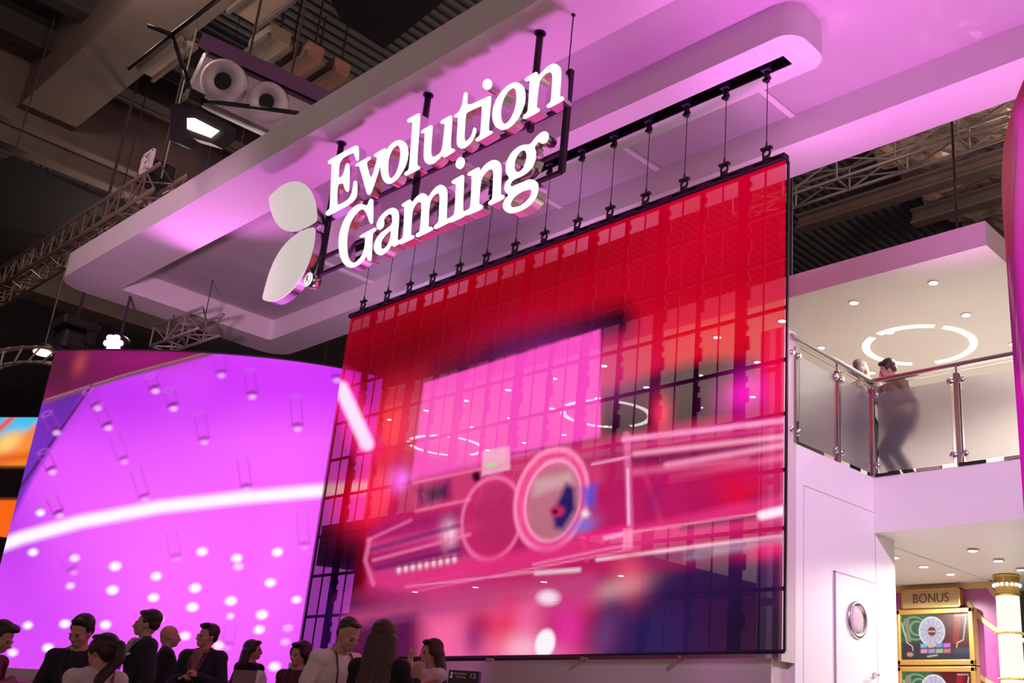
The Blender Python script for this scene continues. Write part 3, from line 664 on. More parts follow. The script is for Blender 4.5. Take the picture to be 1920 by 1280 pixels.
    p.ell((1038, 940), 47, 72, (190, 110, 130), 3, 1, 14); p.poly([(1000, 900), (1070, 885), (1075, 905), (1000, 930)], (215, 170, 180), 8, 0.7)
    p.poly([(1036, 962), (1062, 905), (1076, 915), (1078, 955), (1056, 992), (1040, 990)], (38, 26, 96), 6); p.ell((1045, 958), 14, 11, (185, 40, 95), 3); p.ell((1041, 959), 5, 4, (30, 5, 20), 2)
    p.poly([(1092, 915), (1118, 905), (1116, 950), (1095, 950)], (92, 78, 205), 8, 0.9); p.glow((1095, 985), 26, 16, (120, 120, 220), 0.8, -30); p.glow((1098, 963), 7, 7, (255, 240, 250), 0.9)
    p.line([(1175, 815), (1182, 1000)], 12, (250, 120, 185), 3, 0.6); p.line([(1177, 880), (1179, 985)], 4, (255, 205, 230), 1.5, 0.9)
    # lower rails
    p.poly([(690, 1090), (1130, 1000), (1470, 925), (1470, 975), (1180, 1030), (760, 1115)], (238, 52, 132), 8, 0.75)
    p.line([(1090, 1010), (1172, 990)], 14, (240, 30, 130), 6, .9); p.line([(1135, 1008), (1165, 1002)], 8, (255, 170, 220), 3, 0.9)
    p.poly([(1168, 992), (1186, 990), (1186, 1026), (1168, 1030)], (255, 140, 190), 2, 0.95)
    p.line([(1280, 988), (1420, 968)], 10, (60, 20, 60), 6, 0.8); p.line([(1180, 998), (1470, 955)], 4, (255, 150, 190), 2, 0.8)
    p.line([(1428, 966), (1480, 954)], 16, (255, 235, 255), 4); p.line([(1120, 1049), (1300, 1025), (1470, 1004)], 6, (255, 205, 225), 2.5, 0.95)
    p.line([(1290, 1042), (1470, 1014)], 13, (205, 190, 215), 6, 0.75); p.line([(1180, 1050), (1330, 1036)], 9, (60, 40, 90), 5, 0.7)
    p.line([(1005, 1074), (1085, 1068)], 8, (255, 225, 240), 3, 0.9); p.line([(760, 1100), (1000, 1072)], 3, (255, 180, 215), 1.5, 0.9); p.line([(780, 1108), (1180, 1030)], 3, (255, 150, 200), 1.5, 0.7)
    # lower dark and blurred blobs
    p.poly([(1130, 1095), (1240, 1060), (1475, 1018), (1480, 1260), (1100, 1260)], (36, 18, 74), 26, 0.97); p.glow((1420, 1190), 110, 90, (22, 16, 28), 0.9); p.glow((1230, 1190), 60, 70, (32, 30, 84), 0.8)
    p.glow((1440, 1030), 45, 18, (235, 25, 115), 0.85, -12); p.glow((1180, 1080), 30, 45, (235, 75, 110), 0.85); p.glow((1150, 1105), 60, 20, (225, 160, 170), 0.7, -15)
    p.poly([(640, 1130), (760, 1090), (1110, 1080), (1120, 1130), (900, 1260), (640, 1260)], (205, 60, 125), 24, 0.8)
    p.poly([(600, 1110), (790, 1130), (790, 1270), (560, 1270)], (36, 6, 60), 26, 0.85)
    p.line([(660, 1160), (900, 1120), (1100, 1095)], 26, (190, 70, 125), 14, 0.85); p.line([(700, 1165), (1000, 1120)], 8, (110, 40, 110), 8, 0.6)
    p.poly([(800, 1160), (1010, 1120), (1010, 1250), (800, 1250)], (248, 105, 165), 24, 0.95); p.glow((905, 1170), 34, 30, (196, 20, 70), 0.85); p.glow((890, 1200), 22, 40, (120, 30, 110), 0.7)
    p.glow((945, 1185), 26, 70, (235, 20, 70), 0.7, 12); p.glow((1065, 1180), 34, 52, (230, 50, 160), 0.95); p.glow((1130, 1190), 30, 60, (110, 60, 120), 0.75, 20); p.glow((1010, 1230), 60, 22, (255, 130, 200), 0.7)
    p.glow((980, 1215), 40, 26, (255, 200, 215), 0.7)
    p.ell((1022, 1206), 18, 27, (255, 246, 255), 3, 1, 14); p.ell((1028, 1120), 19, 13, (255, 225, 245), 6, 0.95)
    for k in range(9): p.glow((748 + 13 * k, 1068 - 2.5 * k), 4, 6, (255, 225, 235), 0.9)
    p.line([(745, 1062), (865, 1040)], 3, (120, 30, 80), 1.5, 0.8); p.line([(760, 1096), (870, 1072)], 4, (235, 60, 130), 2, 0.8)
    for (a_, b_, w_, c_) in (((690, 1012), (770, 975), 5, (250, 110, 170)), ((695, 1030), (860, 985), 9, (96, 30, 100)), ((700, 1050), (880, 1002), 6, (250, 120, 175)), ((705, 1066), (860, 1030), 8, (90, 26, 96)), ((775, 905), (905, 878), 4, (255, 140, 190)), ((780, 958), (880, 936), 4, (250, 130, 180)), ((960, 850), (1130, 822), 4, (120, 20, 70)), ((1090, 1000), (1100, 1050), 8, (240, 60, 120)), ((1000, 1058), (1170, 1022), 3, (255, 160, 200))): p.line([a_, b_], w_, c_, 2.5, 0.7)
    p.line([(693, 1012), (685, 1050), (700, 1095)], 7, (240, 120, 180), 3, .7); p.ell((835, 1010), 5, 22, (190, 90, 150), 3, .6, ring=3)
    # slanted fine lines of the picture
    st = 0.5 + 0.5 * np.sin((u * 0.32 + v * 0.95) * 0.9); m = np.clip(p.sd([(900, 1000), (1175, 860), (1470, 840), (1470, 1100), (1000, 1250), (820, 1250)]) / -40, 0, 1)
    p.c *= (1 - 0.10 * m * st)[:, None]
    return p.c
G = 30
dx = (SX1 - SX0) / NC; dz = (SZ1 - SZ0) / NR
for r in range(NR):
    for c in range(NC):
        x0 = SX0 + c * dx + 0.0004; x1 = SX0 + (c + 1) * dx - 0.0004; z0 = SZ0 + r * dz + 0.0004; z1 = SZ0 + (r + 1) * dz - 0.0004
        X, Z = np.meshgrid(np.linspace(x0, x1, G), np.linspace(z0, z1, G)); X = X.ravel(); Z = Z.ravel()
        b = MB(); b.v = np.stack([X, np.full_like(X, YS), Z], 1).tolist()
        b.f = [[j * G + i, j * G + i + 1, (j + 1) * G + i + 1, (j + 1) * G + i] for j in range(G - 1) for i in range(G - 1)]
        o = b.build('led_panel', LEDT, ms); u, v = project(np.stack([X, np.full_like(X, YS), Z], 1)); set_pixels(o.data, main_picture(u, v))
for c in range(NC + 1):
    x = SX0 + c * dx; w = (0.020 if c in (0, NC) else (0.13 if c % 2 else 0.055))
    fo = MB().box((x - w / 2, YS + 0.03, SZ0), (x + w / 2, YS + 0.05, SZ1)).build('frame_post', FRAME, ms)
    if 0 < c < NC:
        b = MB()
        for r in range(NR):
            z = SZ0 + (r + 0.5) * dz; b.box((x + w / 2 - 0.01, YS + 0.03, z - 0.07), (x + w / 2 + 0.035, YS + 0.052, z + 0.06)); b.box((x - 0.01, YS + 0.03, z + 0.12), (x + w / 2 + 0.022, YS + 0.052, z + 0.17))
        b.build('latch_strip', FRAME, fo)
    if c < NC: MB().box((x + dx / 2 - 0.008, YS + 0.03, SZ0), (x + dx / 2 + 0.008, YS + 0.042, SZ1)).build('frame_rib', FRAME, ms)
for r in range(NR + 1):
    z = SZ0 + r * dz; MB().box((SX0, YS + 0.022, z - 0.016), (SX1, YS + 0.045, z + 0.016)).build('frame_crossbar', FRAME, ms)
hb = MB()
for c in range(NC): 
    x = SX0 + c * dx; hb.box((x, YS - 0.03, SZ1 + 0.012), (x + dx * 0.30, YS + 0.05, SZ1 + 0.065)); hb.box((x + dx * 0.30, YS - 0.03, SZ1 + 0.05), (x + dx, YS + 0.05, SZ1 + 0.065)); hb.box((x + dx * 0.30, YS - 0.03, SZ1 + 0.012), (x + dx, YS + 0.05, SZ1 + 0.024)); hb.box((x + dx * 0.55, YS - 0.03, SZ1 + 0.02), (x + dx * 0.72, YS + 0.05, SZ1 + 0.06)); hb.box((x + dx * 0.92, YS - 0.03, SZ1 + 0.02), (x + dx, YS + 0.05, SZ1 + 0.06))
hb.build('hanging_bar', FRAME, ms)
VIO = mat('violet_clamp', (0.06, 0.03, 0.10), 0.5, 0.3)
cables = [(680, 578), (725, 562), (767, 546), (811, 527), (861, 505), (912, 483), (966, 463), (1021, 441), (1083, 418), (1144, 395), (1211, 368), (1283, 343), (1358, 318), (1437, 290)]
for k, (u, v) in enumerate(cables):
    x = onY(u, v, YS).x; zb = SZ1 + 0.06
    cb = MB().tube((x, YS, zb + 0.18), (x, YS + 0.0, ZS + 0.02), 0.0045, n=6).build('cable', FRAME, ms)
    MB().ring((x, YS, zb + 0.085), (0, 1, 0), 0.04, 0.012, 16, 6).build('shackle', FRAME, cb, True)
    MB().box((x - 0.06, YS - 0.02, zb + 0.125), (x + 0.06, YS + 0.02, zb + 0.15)).build('shackle_pin', FRAME, cb)
    MB().tube((x, YS, zb + 0.15), (x, YS, zb + 0.22), 0.014, 0.006, 8).build('ferrule', FRAME, cb)
    MB().box((x - 0.03, YS - 0.025, zb - 0.01), (x + 0.03, YS + 0.025, zb + 0.05)).build('eye_plate', FRAME, cb)
    cl = MB().box((x - 0.045, YS - 0.06, ZS + 0.01), (x + 0.045, YS + 0.0, ZS + 0.16)).build('beam_clamp', VIO, cb)
    MB().box((x - 0.02, YS - 0.03, ZS - 0.11), (x + 0.02, YS + 0.01, ZS + 0.01)).build('hook', FRAME, cl); MB().box((x - 0.04, YS - 0.03, ZS - 0.10), (x + 0.05, YS - 0.01, ZS - 0.07)).build('hook_pin', FRAME, cl)

# ------------------------------------------------------------------ lettered sign
YG = 5.20; DG = 0.11
sg = empty('letter_sign', (-8, YG + 0.1, 5.2)); tag(sg, 'illuminated chrome-edged two-line letter sign with a two-petal emblem hanging from the canopy', 'sign')
def px(pts, bx, by, s): return [(bx + a / s, by + b / s) for a, b in pts]
def smooth(pts, q=0.22, n=2):
    for _ in range(n):
        out = []
        for a, b in zip(pts, pts[1:] + pts[:1]):
            out.append((a[0] * (1 - q) + b[0] * q, a[1] * (1 - q) + b[1] * q)); out.append((a[0] * q + b[0] * (1 - q), a[1] * q + b[1] * (1 - q)))
        pts = out
    return pts
def plane(pts): return [(P.x, P.z) for P in (onY(u, v, YG) for u, v in pts)]
TRM = mat('green_gold_trim', (0.25, 0.26, 0.06), 0.4, 0.5)
def letter(name, outer, holes=(), face=SIGNLIT, sub=True):
    o2 = smooth(plane(outer), 0.2, 2); h2 = [smooth(plane(h), 0.2, 2) for h in holes]
    F3 = lambda a, b, t: (a, t, b)
    f = MB().prism(o2, h2, F3, YG, YG + 0.012).build(name, face, sg)
    MB().prism(o2, h2, F3, YG + 0.0125, YG + DG).build('return_edge', CHROME, f)
    return f
A = (600, 250, 8); B = (700, 200, 8); C = (780, 160, 8); D = (910, 100, 8); E_ = (625, 360, 8.533); F_ = (730, 320, 8.536); G_ = (840, 270, 7.533); H_ = (920, 230, 7.11); P_ = (480, 320, 4.925)
letter('letter_e', px([(110, 410), (520, 180), (570, 185), (572, 400), (545, 410), (520, 340), (500, 295), (475, 285), (285, 390), (262, 680), (330, 640), (365, 560), (385, 450), (432, 445), (432, 640), (425, 860), (400, 875), (375, 850), (350, 760), (320, 740), (250, 760), (243, 1085), (330, 1045), (420, 990), (465, 920), (490, 820), (505, 710), (550, 710), (545, 1000), (130, 1225), (95, 1230), (75, 1190), (130, 1140), (145, 1110), (175, 460), (165, 445), (125, 460)], *A))
letter('letter_v', px([(525, 465), (735, 345), (752, 360), (745, 385), (700, 410), (688, 450), (760, 715), (858, 380), (840, 352), (812, 348), (805, 315), (975, 215), (988, 240), (960, 290), (920, 400), (800, 770), (748, 905), (720, 920), (702, 908), (588, 492), (560, 480), (535, 495)], *A))
letter('letter_o', px([(105, 900), (125, 800), (180, 670), (250, 570), (330, 510), (405, 495), (470, 525), (505, 600), (515, 690), (500, 800), (460, 910), (400, 1010), (330, 1100), (250, 1150), (190, 1150), (140, 1090), (112, 1000)], *B), [px([(345, 570), (385, 590), (405, 660), (400, 780), (380, 880), (340, 990), (290, 1060), (250, 1075), (220, 1030), (208, 940), (212, 820), (240, 700), (290, 610)], *B)])
letter('letter_l', px([(510, 185), (680, 92), (695, 105), (640, 875), (675, 885), (690, 900), (685, 930), (480, 1030), (460, 1020), (465, 990), (520, 950), (535, 905), (585, 250), (570, 228), (520, 238), (505, 215)], *B))
letter('letter_u', px([(70, 680), (225, 590), (240, 605), (210, 985), (225, 1050), (255, 1075), (310, 1050), (360, 1010), (390, 960), (430, 585), (415, 565), (370, 578), (360, 535), (520, 445), (535, 460), (505, 920), (530, 945), (565, 945), (578, 975), (425, 1075), (400, 1075), (388, 1035), (330, 1100), (260, 1165), (190, 1185), (135, 1155), (110, 1080), (130, 715), (115, 705), (75, 715)], *C))
letter('letters_ti', px([(560, 455), (640, 400), (690, 300), (715, 120), (745, 98), (765, 110), (750, 320), (1110, 150), (1118, 170), (1075, 660), (1095, 685), (1130, 675), (1145, 705), (920, 835), (890, 830), (890, 800), (945, 760), (965, 720), (990, 310), (975, 295), (765, 392), (735, 420), (710, 790), (735, 835), (770, 825), (820, 770), (845, 700), (860, 630), (893, 635), (890, 700), (850, 800), (790, 880), (720, 935), (670, 945), (625, 920), (605, 860), (630, 490), (615, 475), (575, 478)], *C))
letter('letter_dot', [(913 + 8.3 * math.cos(t) + 1.5 * math.sin(t), 157.5 + 9.6 * math.sin(t) - 3.2 * math.cos(t)) for t in np.linspace(0, 2 * PI, 20, endpoint=False)])
letter('letter_o', px([(100, 920), (115, 800), (165, 680), (240, 570), (330, 480), (430, 430), (510, 440), (570, 500), (592, 600), (585, 720), (545, 850), (480, 970), (400, 1070), (310, 1130), (220, 1145), (150, 1100), (110, 1020)], *D), [px([(390, 510), (440, 525), (465, 590), (465, 720), (440, 840), (390, 960), (330, 1040), (275, 1060), (235, 1010), (220, 920), (225, 800), (260, 680), (320, 570)], *D)])
letter('letter_n', px([(580, 385), (755, 272), (775, 285), (780, 355), (850, 270), (930, 195), (1010, 150), (1075, 160), (1115, 205), (1130, 280), (1105, 620), (1120, 650), (1155, 640), (1170, 665), (1160, 700), (940, 815), (915, 805), (920, 775), (970, 735), (985, 690), (1005, 350), (995, 300), (960, 270), (900, 290), (840, 350), (795, 420), (755, 790), (770, 815), (800, 815), (810, 860), (590, 975), (560, 975), (565, 935), (620, 890), (635, 860), (665, 420), (650, 405), (595, 415)], *D))
letter('letter_g', px([(590, 100), (630, 110), (622, 500), (595, 505), (575, 480), (545, 380), (510, 310), (470, 265), (420, 275), (350, 340), (280, 440), (235, 560), (210, 700), (205, 850), (215, 980), (245, 1080), (300, 1130), (360, 1120), (430, 1050), (480, 960), (500, 850), (510, 730), (490, 705), (430, 730), (412, 700), (660, 565), (680, 575), (670, 610), (630, 640), (615, 670), (600, 1080), (570, 1100), (545, 1085), (530, 985), (480, 1080), (400, 1160), (300, 1205), (220, 1200), (150, 1130), (100, 1010), (80, 870), (85, 720), (115, 580), (170, 440), (250, 310), (340, 220), (430, 185), (500, 200), (540, 220), (570, 130)], *E_))
letter('letter_a', px([(715, 605), (690, 560), (690, 500), (730, 410), (800, 330), (880, 270), (950, 245), (1000, 262), (1031, 319), (1041, 399), (1012, 745), (1025, 775), (1065, 762), (1110, 735), (1130, 760), (960, 872), (935, 855), (928, 820), (870, 920), (800, 985), (740, 1010), (680, 985), (645, 920), (645, 840), (680, 750), (750, 655), (840, 590), (936, 518), (940, 400), (920, 345), (880, 345), (830, 380), (795, 430), (803, 500), (780, 570)], *E_), [px([(920, 590), (915, 700), (880, 820), (830, 890), (785, 912), (755, 890), (748, 830), (765, 760), (820, 680)], *E_)])
letter('letter_m', px([(190, 540), (320, 455), (340, 470), (340, 540), (400, 450), (460, 390), (520, 355), (570, 365), (600, 400), (615, 430), (680, 330), (740, 260), (810, 218), (870, 235), (905, 280), (920, 370), (900, 770), (930, 765), (1000, 730), (1000, 795), (720, 935), (705, 910), (715, 880), (770, 830), (785, 790), (805, 430), (795, 370), (770, 350), (720, 370), (660, 440), (630, 530), (610, 880), (630, 905), (670, 890), (685, 920), (680, 945), (440, 1060), (418, 1050), (420, 1010), (475, 975), (490, 930), (515, 580), (505, 510), (480, 490), (440, 500), (390, 560), (355, 640), (330, 1010), (345, 1035), (380, 1025), (390, 1045), (380, 1075), (150, 1185), (150, 1115), (200, 1080), (220, 1030), (240, 590), (230, 570), (200, 572)], *F_))
letter('letter_i', px([(45, 520), (205, 430), (218, 445), (195, 955), (240, 940), (240, 1010), (0, 1118), (-10, 1055), (60, 1015), (90, 985), (112, 580), (100, 555), (55, 560)], *G_))
letter('letter_dot', px([(105, 290), (115, 235), (150, 190), (190, 178), (220, 205), (228, 250), (210, 310), (170, 350), (135, 345), (110, 320)], *G_))
letter('letter_n', px([(270, 410), (430, 320), (440, 340), (445, 400), (500, 310), (570, 250), (640, 220), (700, 230), (735, 270), (748, 340), (730, 690), (750, 715), (785, 715), (790, 760), (590, 858), (565, 850), (570, 815), (615, 780), (625, 740), (640, 420), (630, 370), (600, 345), (550, 365), (490, 430), (450, 520), (425, 830), (440, 855), (470, 850), (485, 880), (470, 915), (230, 1015), (230, 945), (295, 915), (318, 870), (335, 460), (320, 440), (275, 445)], *G_))
letter('letter_g', px([(525, 290), (600, 190), (660, 135), (720, 108), (760, 130), (765, 190), (740, 250), (690, 275), (650, 265), (630, 235), (570, 320), (595, 380), (590, 480), (550, 580), (480, 660), (400, 710), (310, 745), (270, 775), (250, 820), (270, 855), (400, 800), (510, 750), (580, 760), (620, 800), (628, 880), (600, 980), (540, 1070), (450, 1140), (350, 1185), (250, 1205), (190, 1180), (160, 1130), (165, 1070), (200, 1000), (240, 965), (195, 925), (178, 870), (195, 800), (250, 735), (205, 680), (195, 590), (220, 490), (280, 390), (360, 320), (440, 290)], *H_), [px([(430, 360), (465, 380), (480, 440), (470, 520), (430, 610), (370, 660), (330, 650), (305, 600), (305, 530), (340, 430), (390, 370)], *H_), px([(520, 880), (545, 910), (530, 980), (470, 1050), (390, 1110), (310, 1130), (265, 1115), (250, 1080), (280, 1010), (340, 950), (430, 900)], *H_)])
PET = mat('petal_acrylic', (0.75, 0.72, 0.69), 0.4, emit=(1.0, 0.95, 0.90), strength=0.47)
letter('emblem_petal', px([(112, 250), (160, 200), (230, 140), (300, 105), (380, 95), (440, 115), (490, 165), (525, 230), (548, 310), (558, 400), (555, 465), (480, 510), (400, 545), (330, 562), (260, 550), (205, 510), (160, 440), (130, 350)], *P_), face=PET)
letter('emblem_petal', px([(545, 520), (535, 640), (510, 760), (465, 890), (400, 1010), (320, 1110), (230, 1180), (160, 1210), (80, 1200), (55, 1180), (80, 1080), (120, 940), (170, 820), (230, 720), (310, 630), (400, 565), (480, 530)], *P_), face=PET)
rcn = onY(578, 524, YG); rr = 0.078
dk = MB().lathe((rcn.x, YG - 0.01, rcn.z), [(rr, 0.0), (rr, 0.012)], 28, 'Y').build('trademark_disc', SIGNLIT, sg, True)
MB().lathe((rcn.x, YG + 0.0025, rcn.z), [(rr + .002, 0.0), (rr + .002, DG)], 28, 'Y').build('return_edge', CHROME, dk, True)
MB().ring((rcn.x, YG - 0.012, rcn.z), (0, 1, 0), rr * 0.86, 0.003, 28, 6).build('rim_line', mat('grey_mark', (0.35, 0.35, 0.33), 0.6), dk)
text('R', 0.115, 'r_mark', MATS['grey_mark'], dk, facing((rcn.x, YG - 0.013, rcn.z), (1, 0, 0)), 0.002)
# carrying frame and drop tubes
YF = YG + DG + 0.02
def fb(p, q, w=0.045, name='frame_bar'):
    a = onY(*p, YF); c = onY(*q, YF); return MB().bar(a, c, w, w, up=(0, 1, 0)).build(name, FRAME, sg)
zlow = onY(1058, 320, YF).z; zmid = onY(880, 300, YF).z
xl, xm_, xr = -9.50, -7.93, -6.02
xr = onY(1060, 240, YF).x
ztop = 6.35
for x, z1 in ((xl, zlow), (xm_, zlow), (xr, zlow)): MB().box((x - 0.026, YF - 0.02, z1), (x + 0.026, YF + 0.025, ztop if x != xr else 6.35)).build('frame_upright', FRAME, sg)
for z in (zlow, 5.52, 5.98): MB().box((xl - (0.45 if z != zlow else 0.1), YF - 0.018, z - 0.016), (xr, YF + 0.018, z + 0.016)).build('frame_bar', FRAME, sg)
for (u, v) in ((1005, 56), (797, 174), (635, 265)):
    q = onZ(u, v, ZS); h = MB().tube((q.x, YF, 5.9), (q.x, YF, ZS), 0.034, n=10).build('drop_tube', FRAME, sg, True)
    MB().lathe((q.x, YF, ZS - 0.012), [(0.055, 0.0), (0.055, 0.012)], 16).build('ceiling_plate', FRAME, h)
q = onZ(1067, 21, ZS); MB().tube((q.x, YF, ZS), (q.x, YF, 6.2), 0.006, n=6).build('safety_wire', FRAME, sg); MB().lathe((q.x, YF, ZS - 0.01), [(0.02, 0), (0.02, 0.01)], 12).build('wire_plate', FRAME, sg)

# ------------------------------------------------------------------ curved purple display wall
ZLT, ZLB = 5.5, 1.22
key = [onZ(u, v, ZLT) for u, v in ((105, 657), (300, 660), (480, 668), (640, 690), (716, 708))]
t0 = np.array([0, .28, .55, .83, 1.0]); cxs = np.polyfit(t0, [k.x for k in key], 2); cys = np.polyfit(t0, [k.y for k in key], 2)
lw = empty('curved_display', (key[2].x, key[2].y, 0)); tag(lw, 'curved purple and magenta video wall beside the hanging display', 'display')
nx, nz = 260, 230; T, Zg = np.meshgrid(np.linspace(0, 1, nx), np.linspace(0, 1, nz))
def lw_xy(t): return np.polyval(cxs, t), np.polyval(cys, t)
X, Y = lw_xy(T.ravel()); Z = ZLB + Zg.ravel() * (ZLT - ZLB)
b = MB(); b.v = np.stack([X, Y, Z], 1).tolist(); b.f = [[j * nx + i, j * nx + i + 1, (j + 1) * nx + i + 1, (j + 1) * nx + i] for j in range(nz - 1) for i in range(nx - 1)]
o = b.build('picture', led_mat('purple_wall_pixels', 1.0), lw)
u, v = project(np.stack([X, Y, Z], 1))
p = Paint(u, v, (224, 72, 255))
p.glow((330, 1080), 330, 230, (255, 108, 255), 0.95); p.glow((540, 880), 160, 240, (255, 100, 255), 0.7); p.glow((60, 1150), 150, 160, (205, 60, 248), 0.7)
p.poly([(380, 640), (760, 640), (760, 780), (380, 780)], (204, 34, 250), 50, 0.75); p.glow((230, 740), 160, 80, (190, 40, 240), 0.8); p.glow((20, 1000), 60, 100, (170, 40, 225), 0.6)
p.poly([(40, 760), (86, 752), (165, 725), (60, 900), (20, 980), (-60, 1050)], (118, 40, 190), 5); p.glow((120, 760), 30, 60, (90, 30, 150), 0.5, 30)
p.poly([(80, 640), (460, 640), (400, 664), (170, 722), (85, 752), (60, 760)], (120, 8, 84), 3); p.glow((110, 690), 60, 50, (72, 10, 40), 0.8); p.glow((150, 680), 12, 24, (190, 70, 60), 0.7, 20); p.glow((280, 672), 90, 20, (160, 10, 120), 0.6)
p.line([(86, 752), (230, 706), (400, 660)], 7, (120, 70, 96), 2); p.line([(86, 749), (230, 703), (395, 659)], 2, (170, 110, 110), 1)
p.line([(172, 722), (30, 925)], 4, (70, 10, 70), 1.5)
p.line([(-60, 1045), (40, 1008), (150, 978), (300, 950), (450, 933), (620, 918), (760, 910)], 25, (255, 214, 255), 6); p.line([(-60, 1045), (40, 1008), (150, 978), (300, 950), (450, 933), (620, 918), (760, 910)], 15, (255, 248, 255), 4)
tubes = [(285, 715, 18, -20, 1), (320, 745, 22, -15, 1), (172, 745, 24, -28, 1), (192, 778, 30, -25, 1), (88, 862, 28, -25, 1), (95, 790, 26, -28, 1), (102, 945, 26, -25, 1), (222, 835, 40, -20, .6), (262, 905, 40, -18, .7), (412, 680, 26, -8, .7), (470, 715, 34, -6, .8), (556, 770, 42, -4, .8), (378, 798, 38, -10, .7), (458, 885, 40, -8, .7), (632, 690, 24, 0, .7), (125, 1050, 30, -30, .5), (325, 1020, 34, -12, .4), (568, 990, 46, -4, .4), (430, 1190, 26, 10, .4)]
for (a, c, L, ang, al) in tubes:
    t = math.radians(ang); dx_, dz_ = -math.sin(t), math.cos(t)
    L = L * 1.25; q0 = (a - dx_ * L / 2, c - dz_ * L / 2); q1 = (a + dx_ * L / 2, c + dz_ * L / 2); sx = 10
    for s in (-1, 1): p.line([(q0[0] + s * sx * math.cos(t), q0[1] + s * sx * math.sin(t)), (q1[0] + s * sx * math.cos(t), q1[1] + s * sx * math.sin(t))], 2.4, (176, 40, 190), 1.2, 0.75 * al)
    p.ell(q0, 9, 4, (205, 110, 215), 1.5, 0.5 * al, ang, ring=2)
    p.ell(q1, 10, 4.5, (118, 30, 128), 2, 0.85 * al, ang); p.ell((q1[0] + dx_ * 8, q1[1] + dz_ * 8), 7, 5, (255, 190, 255), 2.5, 0.8 * al)
dots = [(76, 961, 7, 1), (62, 1035, 8, 1), (140, 1046, 8, .8), (216, 1061, 10, 1), (293, 1080, 9, 1), (379, 1034, 9, 1), (444, 1046, 9, 1), (447, 1062, 8, .6), (520, 1035, 9, 1), (211, 1106, 10, 1), (288, 1120, 9, 1), (366, 1102, 10, 1), (361, 1138, 10, 1), (433, 1126, 10, 1), (507, 1092, 9, 1), (491, 1152, 10, 1), (486, 1180, 9, 1), (556, 1124, 8, .9), (540, 1177, 8, .4), (132, 1098, 7, .7), (535, 1203, 8, .4), (52, 1172, 8, 1), (122, 1169, 9, 1), (198, 1171, 9, 1), (90, 1214, 9, 1), (24, 1223, 8, 1), (347, 1192, 9, .9), (410, 1210, 9, .9), (240, 1215, 9, 1), (432, 1155, 6, .8), (515, 1249, 10, .9), (300, 1160, 7, .5)]
for (a, c, r, al) in dots: p.ell((a, c), r * 1.05, r * 0.82, (255, 250, 255), 3, al, -8)
set_pixels(o.data, p.c)
def lw_strip(name, z0, z1, off0, off1, m):
    b = MB(); n = 40
    for k in range(n + 1):
        t = k / n; x, y = lw_xy(t); dx1 = np.polyval(np.polyder(cxs), t); dy1 = np.polyval(np.polyder(cys), t); l = math.hypot(dx1, dy1); nx1, ny1 = -dy1 / l, dx1 / l
        for (of, z) in ((off0, z0), (off1, z0), (off1, z1), (off0, z1)): b.v.append((x + nx1 * of, y + ny1 * of, z))
    for k in range(n):
        for j in range(4): b.f.append([4 * k + j, 4 * k + (j + 1) % 4, 4 * k + 4 + (j + 1) % 4, 4 * k + 4 + j])
    b.f.append([3, 2, 1, 0]); b.f.append([4 * n + i for i in range(4)])
    return b.build(name, m, lw)
lw_strip('cabinet_back', ZLB, ZLT, 0.01, 0.14, DARK); lw_strip('top_edge', ZLT, ZLT + 0.02, -0.01, 0.14, DARK); lw_strip('plinth', 0, ZLB - 0.001, -0.02, 0.16, BEIGE)

# neighbouring bright screen at far left
nb = empty('neighbour_display', atD(20, 900, 19)); tag(nb, 'blurred blue and orange display of a neighbouring stand', 'display')
Q = [atD(-80, 782, 19), atD(76, 782, 19), atD(60, 1010, 19), atD(-96, 1010, 19)]; n = 50; b = MB(); uv = []
for j in range(n):
    for i in range(n):
        s, t = i / (n - 1), j / (n - 1); b.v.append(tuple((Q[0] * (1 - s) + Q[1] * s) * (1 - t) + (Q[3] * (1 - s) + Q[2] * s) * t))
b.f = [[j * n + i, j * n + i + 1, (j + 1) * n + i + 1, (j + 1) * n + i] for j in range(n - 1) for i in range(n - 1)]
o = b.build('picture', LEDS, nb); u, v = project(np.array(b.v))
p = Paint(u, v, (250, 140, 40)); p.poly([(-100, 770), (90, 770), (90, 810), (20, 812), (-100, 860)], (60, 190, 235), 8); p.line([(-60, 860), (30, 775)], 10, (240, 60, 40), 4); p.line([(0, 870), (70, 800)], 14, (250, 120, 60), 6); p.glow((15, 830), 30, 16, (255, 220, 130), 0.9, -30); p.line([(-100, 870), (100, 850)], 10, (225, 80, 20), 8)
p.poly([(-110, 873), (100, 873), (100, 938), (-110, 938)], (8, 4, 6), 3); p.poly([(-110, 938), (100, 938), (100, 1020), (-110, 1020)], (250, 100, 20), 3)
set_pixels(o.data, p.c)
off = Vector(CAM[2]) * 0.12; b = MB(); b.v = [tuple(q + off * 0.1) for q in Q] + [tuple(q + off) for q in Q]; b.f = [[0, 1, 2, 3], [4, 5, 6, 7], [0, 1, 5, 4], [1, 2, 6, 5], [2, 3, 7, 6], [3, 0, 4, 7]]; b.build('casing', DARK, nb)
m0 = (Q[2] + Q[3]) / 2; MB().box((m0.x - 0.5, m0.y - 0.3, 0), (m0.x + 0.5, m0.y + 0.3, m0.z)).build('pedestal', DARK, nb)

